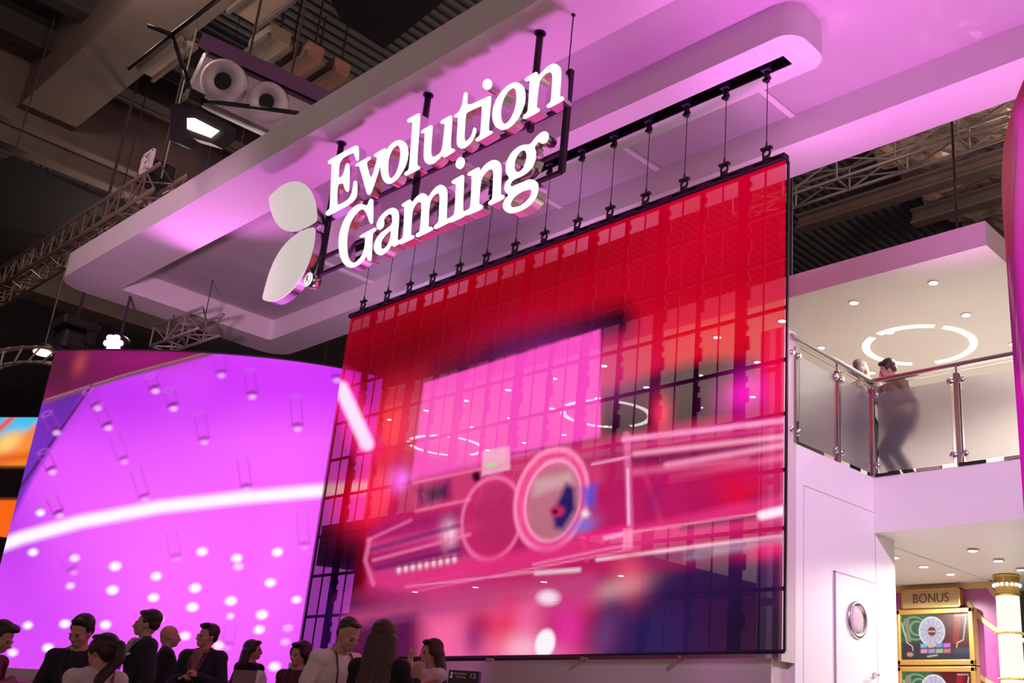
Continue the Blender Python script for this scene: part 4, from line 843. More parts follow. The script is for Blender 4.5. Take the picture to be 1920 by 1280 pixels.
# tall red video wall at the right
rw = empty('side_display', (-2.0, 5.3, 0)); tag(rw, 'tall curved red and magenta video wall at the balcony end', 'display')
nz, nn = 60, 40; b = MB(); Pt = []
c0 = atD(1877, 352, 6.1); base = Vector((c0.x, c0.y, 0))
d1 = (atD(1915, 246, 5.6) - c0); d1.z = 0; d1 = Vector((0.9, -0.62, 0)).normalized()
for j in range(nz):
    for i in range(nn):
        t = (i / (nn - 1)) ** 1.6; dist = t * 1.2; ztop = c0.z + 0.80 * math.sqrt(max(0.0, 1 - (1 - min(dist, 0.9) / 0.9) ** 2)) - 0.10 * max(0.0, 1 - dist / 0.04); zz = (j / (nz - 1)) * ztop
        x = base.x + d1.x * dist + 0.04 * math.sin(t * 2); y = base.y + d1.y * dist; b.v.append((x, y, zz))
b.f = [[j * nn + i, j * nn + i + 1, (j + 1) * nn + i + 1, (j + 1) * nn + i] for j in range(nz - 1) for i in range(nn - 1)]
o = b.build('picture', LEDS, rw); u, v = project(np.array(b.v)); p = Paint(u, v, (136, 4, 54))
p.poly([(1905, 200), (1990, 200), (1990, 1300), (1895, 1300)], (196, 20, 160), 8); p.line([(1890, 500), (1930, 800)], 3, (255, 190, 150), 1.5, .8); p.line([(1878, 360), (1890, 520)], 3, (170, 60, 50), 2, .5); p.line([(1907, 240), (1899, 420), (1903, 640)], 3, (80, 10, 60), 1.2, .8)
p.poly([(1880, 480), (1905, 480), (1925, 700), (1900, 700)], (120, 20, 100), 5, .7)
set_pixels(o.data, p.c)
b2 = MB(); nv = Vector((d1.y, -d1.x, 0)) * -0.12
for k in range(nn):
    for j in (0, nz - 1): a = Vector(b.v[j * nn + k]); b2.v += [tuple(a + nv * 0.1), tuple(a + nv)]
for k in range(nn - 1):
    q = 4 * k; r_ = 4 * k + 4
    b2.f += [[q, r_, r_ + 2, q + 2], [q + 1, q + 3, r_ + 3, r_ + 1], [q + 2, r_ + 2, r_ + 3, q + 3], [q, q + 1, r_ + 1, r_]]
b2.f += [[0, 2, 3, 1], [4 * nn - 4, 4 * nn - 3, 4 * nn - 1, 4 * nn - 2]]
b2.build('cabinet_back', DARK, rw)
# @@PART3
# ------------------------------------------------------------------ stage and hall lamps
def hang(e, p, m=RDARK):
    MB().tube(p, (p[0], p[1], ZD), 0.02, n=6).build('hanger_rod', m, e)
# floodlight with its cable arm
fl = atD(365, 235, 13.5); e = empty('flood_light', fl); tag(e, 'black flood light with a glowing rectangular face on dark pipes above the canopy', 'lamp')
R_ = Vector(CAM[0]); U_ = -Vector(CAM[1]); N_ = -Vector(CAM[2])
def pt(u, v, D=13.5): return atD(u, v, D)
b = MB(); q = [pt(352, 222), pt(366, 222), pt(411, 245), pt(395, 258), pt(352, 242)]
fc = MB(); fc.v = [tuple(x + N_ * 0.02) for x in q] + [tuple(x - N_ * 0.01) for x in q]; k = 5; fc.f = [[0, 1, 2, 3, 4], [9, 8, 7, 6, 5]] + [[i, (i + 1) % k, k + (i + 1) % k, k + i] for i in range(k)]
fc.build('glowing_face', emis('flood_glow', (1.0, 0.90, 0.62), 3.0), e)
q = [pt(318, 196), pt(345, 190), pt(420, 228), pt(418, 252), pt(396, 268), pt(350, 255), pt(335, 268), pt(316, 262)]
hs = MB(); k = len(q); hs.v = [tuple(x - N_ * 0.03) for x in q] + [tuple(x - N_ * 0.40) for x in q]; hs.f = [list(range(k)), list(reversed(range(k, 2 * k)))] + [[i, (i + 1) % k, k + (i + 1) % k, k + i] for i in range(k)]
hs.build('housing', DARK, e)
MB().path([pt(278, 48), pt(322, 65), pt(345, 130), pt(362, 190)], 0.03).build('pipe', DARK, e, True)
MB().path([pt(322, 65), pt(420, -10)], 0.03).build('pipe', DARK, e, True)
MB().path([pt(322, 65), pt(240, 130)], 0.022).build('pipe', DARK, e, True)
MB().path([pt(362, 186), pt(470, 200), pt(560, 212)], 0.03).build('pipe', DARK, e, True)
MB().box(tuple(pt(362, 186) - Vector((0.1, 0.1, 0.08))), tuple(pt(362, 186) + Vector((0.1, 0.1, 0.08)))).build('clamp', DARK, e)
MB().tube(pt(420, -10), tuple(Vector((pt(420, -10).x, pt(420, -10).y, ZD))), 0.03).build('hanger_rod', DARK, e)
# small white chain motor on the truss
mo = onZ(300, 345, 8.5); e = empty('chain_motor', mo); tag(e, 'small chain hoist with a white cross-braced box on the canopy truss', 'hoist')
MB().box((mo.x - 0.35, mo.y - 0.25, 8.49), (mo.x - 0.02, mo.y + 0.2, 8.9)).build('motor_body', DARK, e, bevel=0.04)
for (a, c) in (((0, 0), (0.34, 0)), ((0, 0.34), (0.34, 0.34)), ((0, 0), (0, 0.34)), ((0.34, 0), (0.34, 0.34)), ((0, 0), (0.34, 0.34)), ((0, 0.34), (0.34, 0))):
    MB().bar((mo.x + a[0], mo.y - 0.32, 8.49 + a[1]), (mo.x + c[0], mo.y - 0.32, 8.49 + c[1]), 0.04).build('white_brace', NOZ, e)
MB().tube((mo.x, mo.y, 8.6), (mo.x, mo.y, ZD), 0.012, n=6).build('chain', ALU, e)
# strip lamps far away
for k, (u, v) in enumerate(((37, 452), (53, 445))):
    c = atD(u, v, 24 + k * 0.5); e = empty('strip_lamp', c); tag(e, ('lower' if k == 0 else 'upper') + ' of two glowing strip lamps under the dark hall roof', 'lamp')
    a = c - R_ * 0.17 + U_ * 0.04; d = c + R_ * 0.17 - U_ * 0.04
    MB().bar(a, d, 0.09, 0.05).build('tube', emis('strip_glow', (1.0, 0.92, 0.86), 3.0), e); MB().bar(a + Vector((0, 0, .08)), d + Vector((0, 0, .08)), 0.16, 0.08).build('reflector', RDARK, e)
    MB().tube(c + Vector((0, 0, .1)), (c.x, c.y, ZD), 0.02).build('hanger_rod', RDARK, e)
# moving head and par lamp over the purple wall
mh = atD(138, 625, 17.6); e = empty('moving_head_lamp', mh); tag(e, 'black moving head stage light hanging behind the purple display top', 'lamp')
MB().box(tuple(mh - Vector((0.22, 0.22, 0.34))), tuple(mh + Vector((0.22, 0.22, 0.02)))).build('lamp_body', DARK, e, bevel=0.08)
MB().box(tuple(mh - Vector((0.30, 0.3, -0.04))), tuple(mh + Vector((0.30, 0.3, 0.22)))).build('base', DARK, e, bevel=0.04)
for s in (-1, 1): MB().bar(mh + R_ * (0.30 * s) + Vector((0, 0, .05)), mh + R_ * (0.30 * s) - Vector((0, 0, .2)), 0.07, 0.16).build('yoke_arm', DARK, e)
MB().tube(mh + Vector((0, 0, .2)), (mh.x, mh.y, ZD), 0.025).build('hanger_rod', RDARK, e)
pr = atD(211, 643, 16.0); e = empty('led_wash_lamp', pr); tag(e, 'glowing violet stage wash light just above the purple display', 'lamp')
PG = emis('violet_lens_glow', (0.95, 0.45, 1.0), 5.0)
pb = MB().tube(pr - N_ * 0.05, pr - N_ * 0.32, 0.17, 0.12, 20).build('can', DARK, e, True)
for k in range(7):
    a = k * PI / 3; c = pr if k == 6 else pr + (R_ * math.cos(a) + U_ * math.sin(a)) * 0.095
    MB().tube(c, c - N_ * 0.05, 0.048, n=14).build('lens', PG, pb)
MB().tube(pr - N_ * 0.2, Vector((pr.x, pr.y, ZD)) - N_ * 0.2, 0.02).build('hanger_rod', RDARK, e)
og = atD(80, 661, 20); e = empty('amber_lamp', og); tag(e, 'small glowing amber lamp above the curved truss', 'lamp')
MB().sphere(og, (0.17, 0.17, 0.06), 14, 8).build('glow', emis('amber_glow', (1.0, 0.45, 0.25), 4.0), e, True); MB().lathe(tuple(og + Vector((0, 0, 0.04))), [(0.18, 0), (0.12, 0.12), (0.03, 0.16)], 14).build('shade', DARK, e); MB().tube(og + Vector((0, 0, .1)), (og.x, og.y, ZD), 0.015).build('hanger_rod', RDARK, e)
# truss hangers, thin rods and a dark rigging cluster
for k, (u, v, x_, y_, z_) in enumerate(((1792, 330, 0, 0, 0),)):
    q = onY(1795, 425, 9.6); o = MB().tube((q.x, 9.6, ZU + 0.26), (q.x, 9.6, ZD), 0.018, n=8).build('support_rod', FRAME); tag(o, 'thin dark rod rising from the upper storey roof to the hall ceiling', 'rod')
q = onY(1482, 460, 9.9); e = empty('rigging_cluster', q); tag(e, 'dark bundle of rigging and cables hanging beside the display edge', 'rigging')
for k in range(9):
    zz = q.z + 0.62 - k * 0.17; MB().box((q.x - 0.16 + random.uniform(-.03, .03), 9.86, zz), (q.x - 0.04 + random.uniform(-.03, .07), 9.96, zz + 0.10)).build('clamp_block', DARK, e, bevel=0.02)
MB().tube((q.x, 9.9, ZU + 0.26), (q.x, 9.9, ZD), 0.03).build('steel_wire', DARK, e)

# ------------------------------------------------------------------ people
def mtx_axis(axis, ang): return Matrix.Rotation(ang, 4, axis)
PENDING = []
def skinmesh(name, prims, m, voxel, parent=None, smooth_it=4):
    b = MB()
    for p in prims:
        if p[0] == 'e': b.sphere(p[1], p[2], 14, 10, p[3] if len(p) > 3 else None)
        else:
            _, a, c, r0, r1 = p; a = Vector(a); c = Vector(c); b.sphere(a, r0, 12, 8); b.sphere(c, r1, 12, 8)
            if (a - c).length > 1e-4: b.tube(a, c, r0, r1, 12)
    me = bpy.data.meshes.new(name); me.from_pydata(b.v, [], b.f); me.materials.append(m)
    o = bpy.data.objects.new(name, me); COL.objects.link(o)
    r = o.modifiers.new('remesh', 'REMESH'); r.mode = 'VOXEL'; r.voxel_size = voxel; r.use_smooth_shade = True
    s = o.modifiers.new('smooth', 'SMOOTH'); s.iterations = smooth_it; s.factor = 0.5
    PENDING.append(o)
    if parent: o.parent = parent
    return o
SKIN = mat('skin', (0.52, 0.29, 0.21), 0.55, noise=0.06, nscale=20)
def cloth(n, c, r=0.85): return mat('cloth_' + n, c, r, noise=0.12, nscale=25, bump=0.15)
def hairm(n, c): return mat('hair_' + n, c, 0.45, noise=0.35, nscale=60, bump=0.3)

def hand(wr, d, nrm, side, curl=0.5, spread=0.1):
    """palm and five fingers; d = pointing direction, nrm = palm normal, side = +1/-1 for the thumb side"""
    d = Vector(d).normalized(); nrm = Vector(nrm); nrm = (nrm - d * nrm.dot(d)).normalized(); s = d.cross(nrm) * side; P = []
    wr = Vector(wr); pc = wr + d * 0.05
    for k in range(4):
        off = (k - 1.5) * 0.021; kn = wr + d * (0.092 - 0.004 * abs(k - 1)) + s * off
        P.append(('c', wr + d * 0.012 + s * off * 0.7, kn, 0.0145, 0.0125))
        L = (0.068, 0.076, 0.071, 0.056)[k] if side > 0 else (0.056, 0.071, 0.076, 0.068)[k]
        a1 = curl * 0.9; a2 = curl * 2.0; sp = s * (spread * (k - 1.5) * 0.6)
        d1 = (d * math.cos(a1) + nrm * math.sin(a1) + sp).normalized(); d2 = (d * math.cos(a2) + nrm * math.sin(a2) + sp).normalized()
        m_ = kn + d1 * L * 0.55; t_ = m_ + d2 * L * 0.5
        P += [('c', kn, m_, 0.0095, 0.0088), ('c', m_, t_, 0.0088, 0.0072)]
    tb = wr + d * 0.03 + s * 0.030; tm = tb + (d * 0.6 + s * 0.75 + nrm * 0.25).normalized() * 0.04; tt = tm + (d * 0.9 + s * 0.25 + nrm * 0.3).normalized() * 0.032
    P += [('c', wr + d * 0.015 + s * 0.012, tb, 0.015, 0.0135), ('c', tb, tm, 0.0125, 0.0105), ('c', tm, tt, 0.0105, 0.008)]
    return P

def person(label, head, face, look=None, pitch=0.0, lean=0.0, roll=0.0, s=1.0, female=False, top=None, top_style='shirt', legs=None, hair=None, hair_style='short', arms=None, voxel=0.011, group=None, hs=1.0, extras=()):
    """head = world position of the head centre; face / look = directions of chest and face on the floor plane"""
    f = Vector((face[0], face[1])).normalized(); th = math.atan2(f.x, -f.y)
    lk = f if look is None else Vector((look[0], look[1])).normalized(); yaw = math.atan2(lk.x, -lk.y) - th
    w = 0.90 if female else 1.0
    LN = mtx_axis('X', lean) @ mtx_axis('Y', roll)   # positive lean = forward (toward -Y)
    def up(p, pel): return pel + (LN @ Vector((p[0], p[1], p[2] - 0.98)))
    # head centre in local space for a pelvis at height 0.98
    hc0 = Vector((0, 0.0, 1.63)); rel = LN @ Vector((0, -0.015, 1.63 - 0.98))
    pel_z = min(head.z / s - rel.z, 0.985); pel = Vector((0, 0, pel_z))
    hcl = pel + rel
    R2 = Matrix.Rotation(th, 4, 'Z'); off = R2 @ (hcl * s)
    root = Vector((head.x - off.x, head.y - off.y, 0)); dzh = head.z - off.z
    Mw = Matrix.Translation(root) @ R2 @ Matrix.Scale(s, 4)
    U = lambda p: up(p, pel)
    R3 = LN.to_3x3()
    HR = (R3 @ Matrix.Rotation(yaw, 3, 'Z') @ Matrix.Rotation(pitch, 3, 'X'))
    hb = U((0, 0.0, 1.565)); 
    def hd(p): return hb + HR @ (Vector((p[0], p[1], p[2] - 1.565)) * hs)
    HE = lambda c, r: ('e', hd(c), [x * hs for x in r], HR)
    E3 = lambda c, r: ('e', U(c), r, R3)
    head_p = [HE((0, .018, 1.655), (.076, .096, .092)), HE((0, -.022, 1.600), (.062, .072, .080)), HE((0, -.062, 1.548), (.032, .030, .028)), HE((0, -.080, 1.640), (.050, .018, .012)),
              ('c', hd((0, -.088, 1.632)), hd((0, -.112, 1.600)), .009 * hs, .013 * hs), HE((0, -.100, 1.594), (.018, .014, .009)), HE((0, -.088, 1.566), (.025, .012, .007)), HE((0, -.085, 1.556), (.021, .011, .007)),
              HE((.036, -.066, 1.603), (.022, .022, .020)), HE((-.036, -.066, 1.603), (.022, .022, .020)), HE((.077, .008, 1.615), (.009, .019, .032)), HE((-.077, .008, 1.615), (.009, .019, .032)), HE((.0, .05, 1.60), (.055, .05, .06)),
              ('c', hd((0, .012, 1.57)), U((0, .022, 1.44)), .052 * w, .060 * w)]
    sh = .178 * w
    torso = [E3((0, .01, 1.29), (.168 * w, .112, .19)), E3((0, 0, 1.10), (.142 * w, .100, .18)), E3((0, .012, .96), (.162 if not female else .168, .12, .13)), ('c', U((-sh, .015, 1.415)), U((sh, .015, 1.415)), .062, .062),
             ('c', U((sh * .75, .02, 1.43)), U((0, .02, 1.50)), .045, .052), ('c', U((-sh * .75, .02, 1.43)), U((0, .02, 1.50)), .045, .052)]
    if female: torso += [E3((.072, -.085, 1.26), (.066, .058, .062)), E3((-.072, -.085, 1.26), (.066, .058, .062))]
    shj = {-1: U((-sh, .015, 1.405)), 1: U((sh, .015, 1.405))}
    arms = arms or {}
    armp = {}; handp = []; sleeve = []
    inv = Mw.inverted()
    for sd in (-1, 1):
        el, wr, hdir, nrm, curl = arms.get(sd, (None,) * 5) if sd in arms else (None,) * 5
        if el is None:
            el = U((sd * (sh + .07), .05, 1.12)); wr = U((sd * (sh + .06), -.05, .88)); hdir = (0, -.15, -1); nrm = (-sd, 0, 0); curl = 0.5
        else: el = U(el) ; wr = U(wr)
        S0 = shj[sd]; el = S0 + (el - S0).normalized() * .285; wr = el + (wr - el).normalized() * .255
        armp[sd] = (S0, el, wr)
        handp += [('c', S0, el, .050 * w, .040 * w), ('c', el, wr, .041 * w, .027 * w)] + hand(wr, R3 @ Vector(hdir), R3 @ Vector(nrm), sd, curl)
    hipx = .092; legp = []; trou = []; shoes = []
    for sd in (-1, 1):
        hip = pel + Vector((sd * hipx, .01, -.04)); ank = Vector((sd * .11, .04, .09)); d = ank - hip; L1, L2 = .43, .42; L = min(d.length, L1 + L2 - .002)
        a = math.acos(max(-1, min(1, (L1 ** 2 + L ** 2 - L2 ** 2) / (2 * L1 * L)))); dn_ = d.normalized(); fwv = Vector((0, -1, 0)); fwv = (fwv - dn_ * fwv.dot(dn_)).normalized()
        kn = hip + dn_ * (L1 * math.cos(a)) + fwv * (L1 * math.sin(a))
        legp += [('c', hip, kn, .080, .054), ('c', kn, ank, .055, .037), ('c', ank - Vector((0, -.03, .05)), ank + Vector((0, -.13, -.055)), .035, .030)]
        trou += [('c', hip, kn, .095, .072), ('c', kn, ank + Vector((0, 0, .03)), .070, .062)]
        shoes.append([('c', ank - Vector((0, -.04, .045)), ank + Vector((0, -.14, -.05)), .044, .040)])
    T = lambda prims: prims
    body = skinmesh('person', head_p + torso + handp + legp, SKIN, voxel)
    body.matrix_world = Mw
    def child(name, prims, m, vx=0.012, it=3):
        o = skinmesh(name, prims, m, vx, body, it); return o
    def infl(pr, g): return [('e', p[1], [x + g for x in p[2]], *p[3:]) if p[0] == 'e' else ('c', p[1], p[2], p[3] + g, p[4] + g) for p in pr]
    g = {'shirt': .013, 'jacket': .026, 'dress': .012, 'tee': .014, 'vest': .010}[top_style]
    tp = infl(torso[:4], g) + infl(torso[6:], g) + [('c', U((sh * .75, .02, 1.425)), U((.035, .024, 1.468)), .045 + g, .046 + g * .6), ('c', U((-sh * .75, .02, 1.425)), U((-.035, .024, 1.468)), .045 + g, .046 + g * .6)]
    for sd in (-1, 1):
        S0, el, wr = armp[sd]
        if top_style in ('shirt', 'jacket', 'dress'): tp += [('c', S0, el, .052 * w + g, .044 * w + g), ('c', el, el + (wr - el) * .93, .044 * w + g, .034 * w + g)]
        elif top_style == 'tee': tp += [('c', S0, S0 + (el - S0) * .62, .054 * w + g, .050 * w + g)]
    if top_style == 'jacket': tp += [E3((0, .012, .90), (.185, .14, .16))]
    tn = {'shirt': 'shirt', 'jacket': 'jacket', 'dress': 'dress_top', 'tee': 't_shirt', 'vest': 'vest_top'}[top_style]
    child(tn, tp, top)
    child('trousers', infl([torso[2]], .016) + trou, legs)
    for k in range(2): child('shoe', shoes[k], mat('shoe_black', (0.02, 0.018, 0.018), 0.4), 0.014, 2)
    # eyes
    for sd in (-1, 1):
        eb = MB().sphere(hd((sd * .031, -.083, 1.624)), [.0125 * hs, .008 * hs, .0065 * hs], 10, 6, HR); ey = eb.build('eye', mat('eye_dark', (0.04, 0.025, 0.02), 0.2), None, True); ey.parent = body
        bb = MB(); 
        for k in range(4): bb.sphere(hd((sd * (.018 + .009 * k), -.092 + .003 * k, 1.642 + .002 * math.sin(k))), [.007 * hs, .005 * hs, .0035 * hs], 6, 4, HR)
        br = bb.build('eyebrow', hair if hair else SKIN, None, True); br.parent = body
    # hair
    H_p = []
    if hair_style in ('short', 'crop', 'quiff'):
        q = .001 if hair_style == 'crop' else .010
        H_p = [HE((0, .040, 1.690), (.077 + q, .090 + q, .076 + q)), HE((0, .062, 1.635), (.070 + q * .6, .060 + q * .6, .072)), HE((0, -.028, 1.732), (.056, .050, .018 + q))]
        if hair_style != 'crop': H_p += [HE((.070, .004, 1.660), (.016, .030, .040)), HE((-.070, .004, 1.660), (.016, .030, .040))]
        if hair_style == 'quiff': H_p += [HE((0, -.060, 1.738), (.052, .032, .026)), HE((.02, -.03, 1.752), (.045, .05, .022))]
    elif hair_style in ('long', 'ponytail'):
        H_p = [HE((0, .034, 1.672), (.090, .104, .094)), HE((0, .066, 1.620), (.080, .062, .080)), HE((.072, -.010, 1.650), (.022, .050, .060)), HE((-.072, -.010, 1.650), (.022, .050, .060)), HE((0, -.040, 1.728), (.062, .046, .026))]
        if hair_style == 'long':
            for k in range(9):
                a = math.radians(-100 + k * 25); cx_, cy_ = .084 * math.sin(a), .045 + .062 * math.cos(a)
                tp0 = hd((cx_, cy_, 1.62)); lo = U((cx_ * 1.25, max(cy_, -.04) * 1.2 + .07 * (1 if abs(k - 4) < 4 else -.6), 1.24 - .02 * (k % 3)))
                mid = hd((cx_ * 1.15, cy_ * 1.1, 1.50))
                H_p += [('c', tp0, mid, .032, .034), ('c', mid, lo, .034, .022)]
        else:
            pts = [hd((0, .115, 1.690)), hd((0, .165, 1.66)), hd((0, .175, 1.56)), U((.01, .175, 1.42)), U((.02, .165, 1.26)), U((.02, .160, 1.14))]
            rs = [.030, .040, .042, .040, .034, .016]
            for k in range(5): H_p.append(('c', pts[k], pts[k + 1], rs[k], rs[k + 1]))
    if H_p: child('hair', H_p, hair, 0.009, 3)
    for fn in extras: fn(body, U, hd, HR, R3)
    tag(body, label, 'person', group)
    return body
def part(body, name, mb, m, smooth=False):
    o = mb.build(name, m, None, smooth); o.parent = body; return o
def lanyard(col, badge=True):
    def fn(body, U, hd, HR, R3):
        m = mat('lanyard_' + str(col), col, 0.7)
        for sd in (-1, 1):
            pts = [U((sd * .062, .05, 1.525)), U((sd * .075, -.055, 1.475)), U((sd * .072, -.135, 1.38)), U((sd * .045, -.155, 1.26)), U((sd * .008, -.152, 1.10))]
            b = MB()
            for p, q in zip(pts[:-1], pts[1:]): b.bar(p, q, .016, .004, up=tuple(R3 @ Vector((0, -1, 0))))
            part(body, 'lanyard', b, m)
        if badge:
            c = U((0, -.165, 1.05)); b = MB(); x = R3 @ Vector((1, 0, 0)); z = R3 @ Vector((0, 0, 1)); y = R3 @ Vector((0, 1, 0)); n = 0
            for t in (-.004, .004):
                for (a, d) in ((-.045, -.06), (.045, -.06), (.045, .06), (-.045, .06)): b.v.append(tuple(c + x * a + z * d + y * t))
            b.f = [[0, 1, 2, 3], [7, 6, 5, 4], [0, 1, 5, 4], [1, 2, 6, 5], [2, 3, 7, 6], [3, 0, 4, 7]]
            part(body, 'badge', b, mat('badge_white', (0.8, 0.78, 0.75), 0.4))
    return fn
def shirt_front(col, tie=None):
    def fn(body, U, hd, HR, R3):
        b = MB(); L = [(-.060, -.075, 1.495), (.060, -.075, 1.495), (.050, -.130, 1.40), (.012, -.152, 1.20), (-.012, -.152, 1.20), (-.050, -.130, 1.40)]
        for t in (0, .012): b.v += [tuple(U((x, y - t, z))) for x, y, z in L]
        k = 6; b.f = [list(range(k)), list(reversed(range(k, 2 * k)))] + [[i, (i + 1) % k, k + (i + 1) % k, k + i] for i in range(k)]
        part(body, 'shirt_front', b, cloth('front_' + str(col), col))
        for sd in (-1, 1):
            c = MB().bar(U((sd * .075, -.03, 1.49)), U((sd * .02, -.115, 1.455)), .03, .012, up=tuple(R3 @ Vector((0, -1, .4)))); part(body, 'collar', c, cloth('front_' + str(col), col))
    return fn
def pocket_square(body, U, hd, HR, R3):
    part(body, 'pocket_square', MB().bar(U((.07, -.148, 1.325)), U((.135, -.125, 1.345)), .022, .012, up=tuple(R3 @ Vector((0, -1, 0)))), mat('badge_white', (0.8, 0.78, 0.75), 0.4))
def strap(body, U, hd, HR, R3):
    b = MB(); pts = [U((-.10, -.10, 1.30)), U((-.11, -.04, 1.47)), U((-.105, .06, 1.475)), U((-.09, .145, 1.33)), U((-.07, .15, 1.1)), U((-.05, .15, .98))]
    for p, q in zip(pts[:-1], pts[1:]): b.bar(p, q, .018, .008, up=tuple(R3 @ Vector((0, 1, 0))))
    part(body, 'bag_strap', b, mat('bag_strap_red', (0.20, 0.05, 0.06), 0.6))

LEFT = (-.756, -.652); RIGHT = (.756, .652); TOCAM = (.67, -.745); AWAY = (-.67, .745)
def mixd(a, b, t): return (a[0] * (1 - t) + b[0] * t, a[1] * (1 - t) + b[1] * t)
NAVY = cloth('navy_suit', (0.022, 0.020, 0.034)); BLK = cloth('black', (0.012, 0.010, 0.014)); WHT = cloth('white_cotton', (0.78, 0.70, 0.66)); TRO = cloth('dark_trousers', (0.02, 0.018, 0.022)); WINE = cloth('wine', (0.10, 0.015, 0.03)); CREAM = cloth('cream_blouse', (0.66, 0.55, 0.55))
HB = hairm('dark_brown', (0.030, 0.014, 0.010)); HK = hairm('black', (0.010, 0.006, 0.006)); HM = hairm('auburn_brown', (0.055, 0.022, 0.014)); HG = hairm('grey_brown', (0.20, 0.16, 0.13))
front_hands = {-1: ((-.26, -.03, 1.13), (-.03, -.27, 1.15), (.8, -.5, .1), (0, .3, -1), 0.9), 1: ((.26, -.03, 1.13), (.03, -.27, 1.12), (-.8, -.5, .1), (0, .3, -1), 0.9)}
hold_low = {-1: ((-.27, -.02, 1.10), (-.08, -.28, 1.00), (.5, -.8, 0), (0, .2, -1), 0.8), 1: ((.27, -.02, 1.10), (.08, -.28, 1.00), (-.5, -.8, 0), (0, .2, -1), 0.8)}
person('brown-haired man in a wine shirt looking down at a leaflet', atD(4, 1195, 9.0), RIGHT, pitch=0.25, lean=0.20, s=1.0, top=WINE, top_style='shirt', legs=TRO, hair=HB, hair_style='quiff', arms=hold_low, voxel=0.009)
person('man with cropped black hair in a dark patterned shirt looking down', atD(153, 1184, 8.6), mixd(TOCAM, RIGHT, .15), look=mixd(TOCAM, LEFT, .1), pitch=0.32, lean=0.12, top=cloth('dark_pattern', (0.020, 0.016, 0.026)), top_style='shirt', legs=TRO, hair=HK, hair_style='short', arms=front_hands, voxel=0.008, extras=(lanyard((0.02, 0.02, 0.03), False),))
person('woman with a long dark ponytail in a pale top with a red bag strap', atD(190, 1219, 7.2), mixd(LEFT, AWAY, .55), look=mixd(LEFT, AWAY, .2), pitch=0.05, female=True, s=.90, top=CREAM, top_style='shirt', legs=TRO, hair=HB, hair_style='ponytail', extras=(strap,))
person('man in a dark suit with pocket square and lanyard badge looking aside', atD(271, 1169, 9.6), mixd(TOCAM, LEFT, .55), look=mixd(LEFT, TOCAM, .22), s=.97, top=NAVY, top_style='jacket', legs=NAVY, hair=HB, hair_style='short', extras=(shirt_front((0.45, 0.40, 0.42)), lanyard((0.5, 0.45, 0.45)), pocket_square))
person('bald man in a dark jacket turned away behind the suited man', atD(322, 1193, 11.2), mixd(RIGHT, AWAY, .35), s=.97, top=BLK, top_style='jacket', legs=TRO, hair=HG, hair_style='none')
person('man with wavy dark hair in a dark suit clasping his hands at his chest', atD(386, 1193, 10.6), mixd(TOCAM, LEFT, .1), look=mixd(TOCAM, LEFT, .4), s=.97, top=NAVY, top_style='jacket', legs=NAVY, hair=HB, hair_style='quiff', arms={-1: ((-.27, -.02, 1.12), (-.05, -.26, 1.20), (.75, -.3, .35), (0, .3, -1), 0.8), 1: ((.27, -.02, 1.12), (.03, -.26, 1.24), (-.6, -.3, .6), (0, .3, -1), 1.0)}, voxel=0.008, extras=(shirt_front((0.30, 0.14, 0.18)), lanyard((0.25, 0.05, 0.08))))
person('woman with long straight dark hair in profile before the purple display', atD(477, 1219, 12.2), mixd(RIGHT, TOCAM, .3), look=RIGHT, female=True, s=.95, top=BLK, top_style='shirt', legs=TRO, hair=HB, hair_style='long')
person('woman with long dark hair and a dark dress looking down', atD(562, 1226, 10.0), mixd(TOCAM, LEFT, .2), look=mixd(TOCAM, LEFT, .35), pitch=0.18, female=True, s=.97, top=WINE, top_style='dress', legs=TRO, hair=HK, hair_style='long', extras=(lanyard((0.10, 0.02, 0.03), False),))
person('smiling man in a white T-shirt with a dark lanyard leaning to one side', atD(656, 1192, 8.2), mixd(RIGHT, TOCAM, .42), look=mixd(RIGHT, TOCAM, .40), pitch=0.02, lean=0.42, top=WHT, top_style='tee', legs=TRO, hair=HM, hair_style='crop', arms={-1: ((-.26, -.05, 1.12), (-.20, -.28, 1.02), (.1, -.9, -.2), (1, 0, 0), 0.5), 1: ((.26, .0, 1.12), (.18, -.25, 1.05), (-.1, -.9, -.2), (-1, 0, 0), 0.5)}, voxel=0.009, extras=(lanyard((0.12, 0.02, 0.03), False),))
person('woman with very long brown hair in a black top seen from behind', atD(722, 1196, 7.0), mixd(AWAY, RIGHT, .12), female=True, s=.93, hs=1.0, top=BLK, top_style='shirt', legs=TRO, hair=HM, hair_style='long', arms={1: ((.22, -.05, 1.14), (.22, -.15, .95), (0, -.5, -.8), (-1, 0, 0), .5), -1: ((-.25, -.12, 1.17), (-.17, -.30, 1.37), (-.05, -.1, 1), (0.2, -1, 0), .35)}, voxel=0.009)
person('woman with dark hair in a sleeveless top hiding her face behind a raised arm', atD(806, 1222, 9.8), mixd(LEFT, TOCAM, .5), look=mixd(LEFT, TOCAM, .45), pitch=0.1, female=True, s=.97, top=CREAM, top_style='vest', legs=TRO, hair=HB, hair_style='long', arms={-1: ((-.30, -.16, 1.25), (-.36, -.30, 1.38), (-.3, -.5, .7), (0, 0, -1), .4), 1: ((.16, -.26, 1.30), (.02, -.24, 1.54), (-.1, .0, 1), (0, 1, 0), .5)}, voxel=0.009)
bx = Matrix.Translation((0, 0, ZF))
def upstairs(o, dz=ZF): o.matrix_world = Matrix.Translation((0, 0, dz)) @ o.matrix_world
h1 = onY(1617, 689, 9.6); o = person('man with thin grey hair on the balcony talking beside the rail corner', Vector((h1.x, h1.y, h1.z - ZF)), mixd(AWAY, RIGHT, .3), look=mixd(RIGHT, AWAY, .4), s=.88, hs=1.12, top=cloth('grey', (0.25, 0.22, 0.21)), top_style='shirt', legs=TRO, hair=HG, hair_style='crop'); upstairs(o)
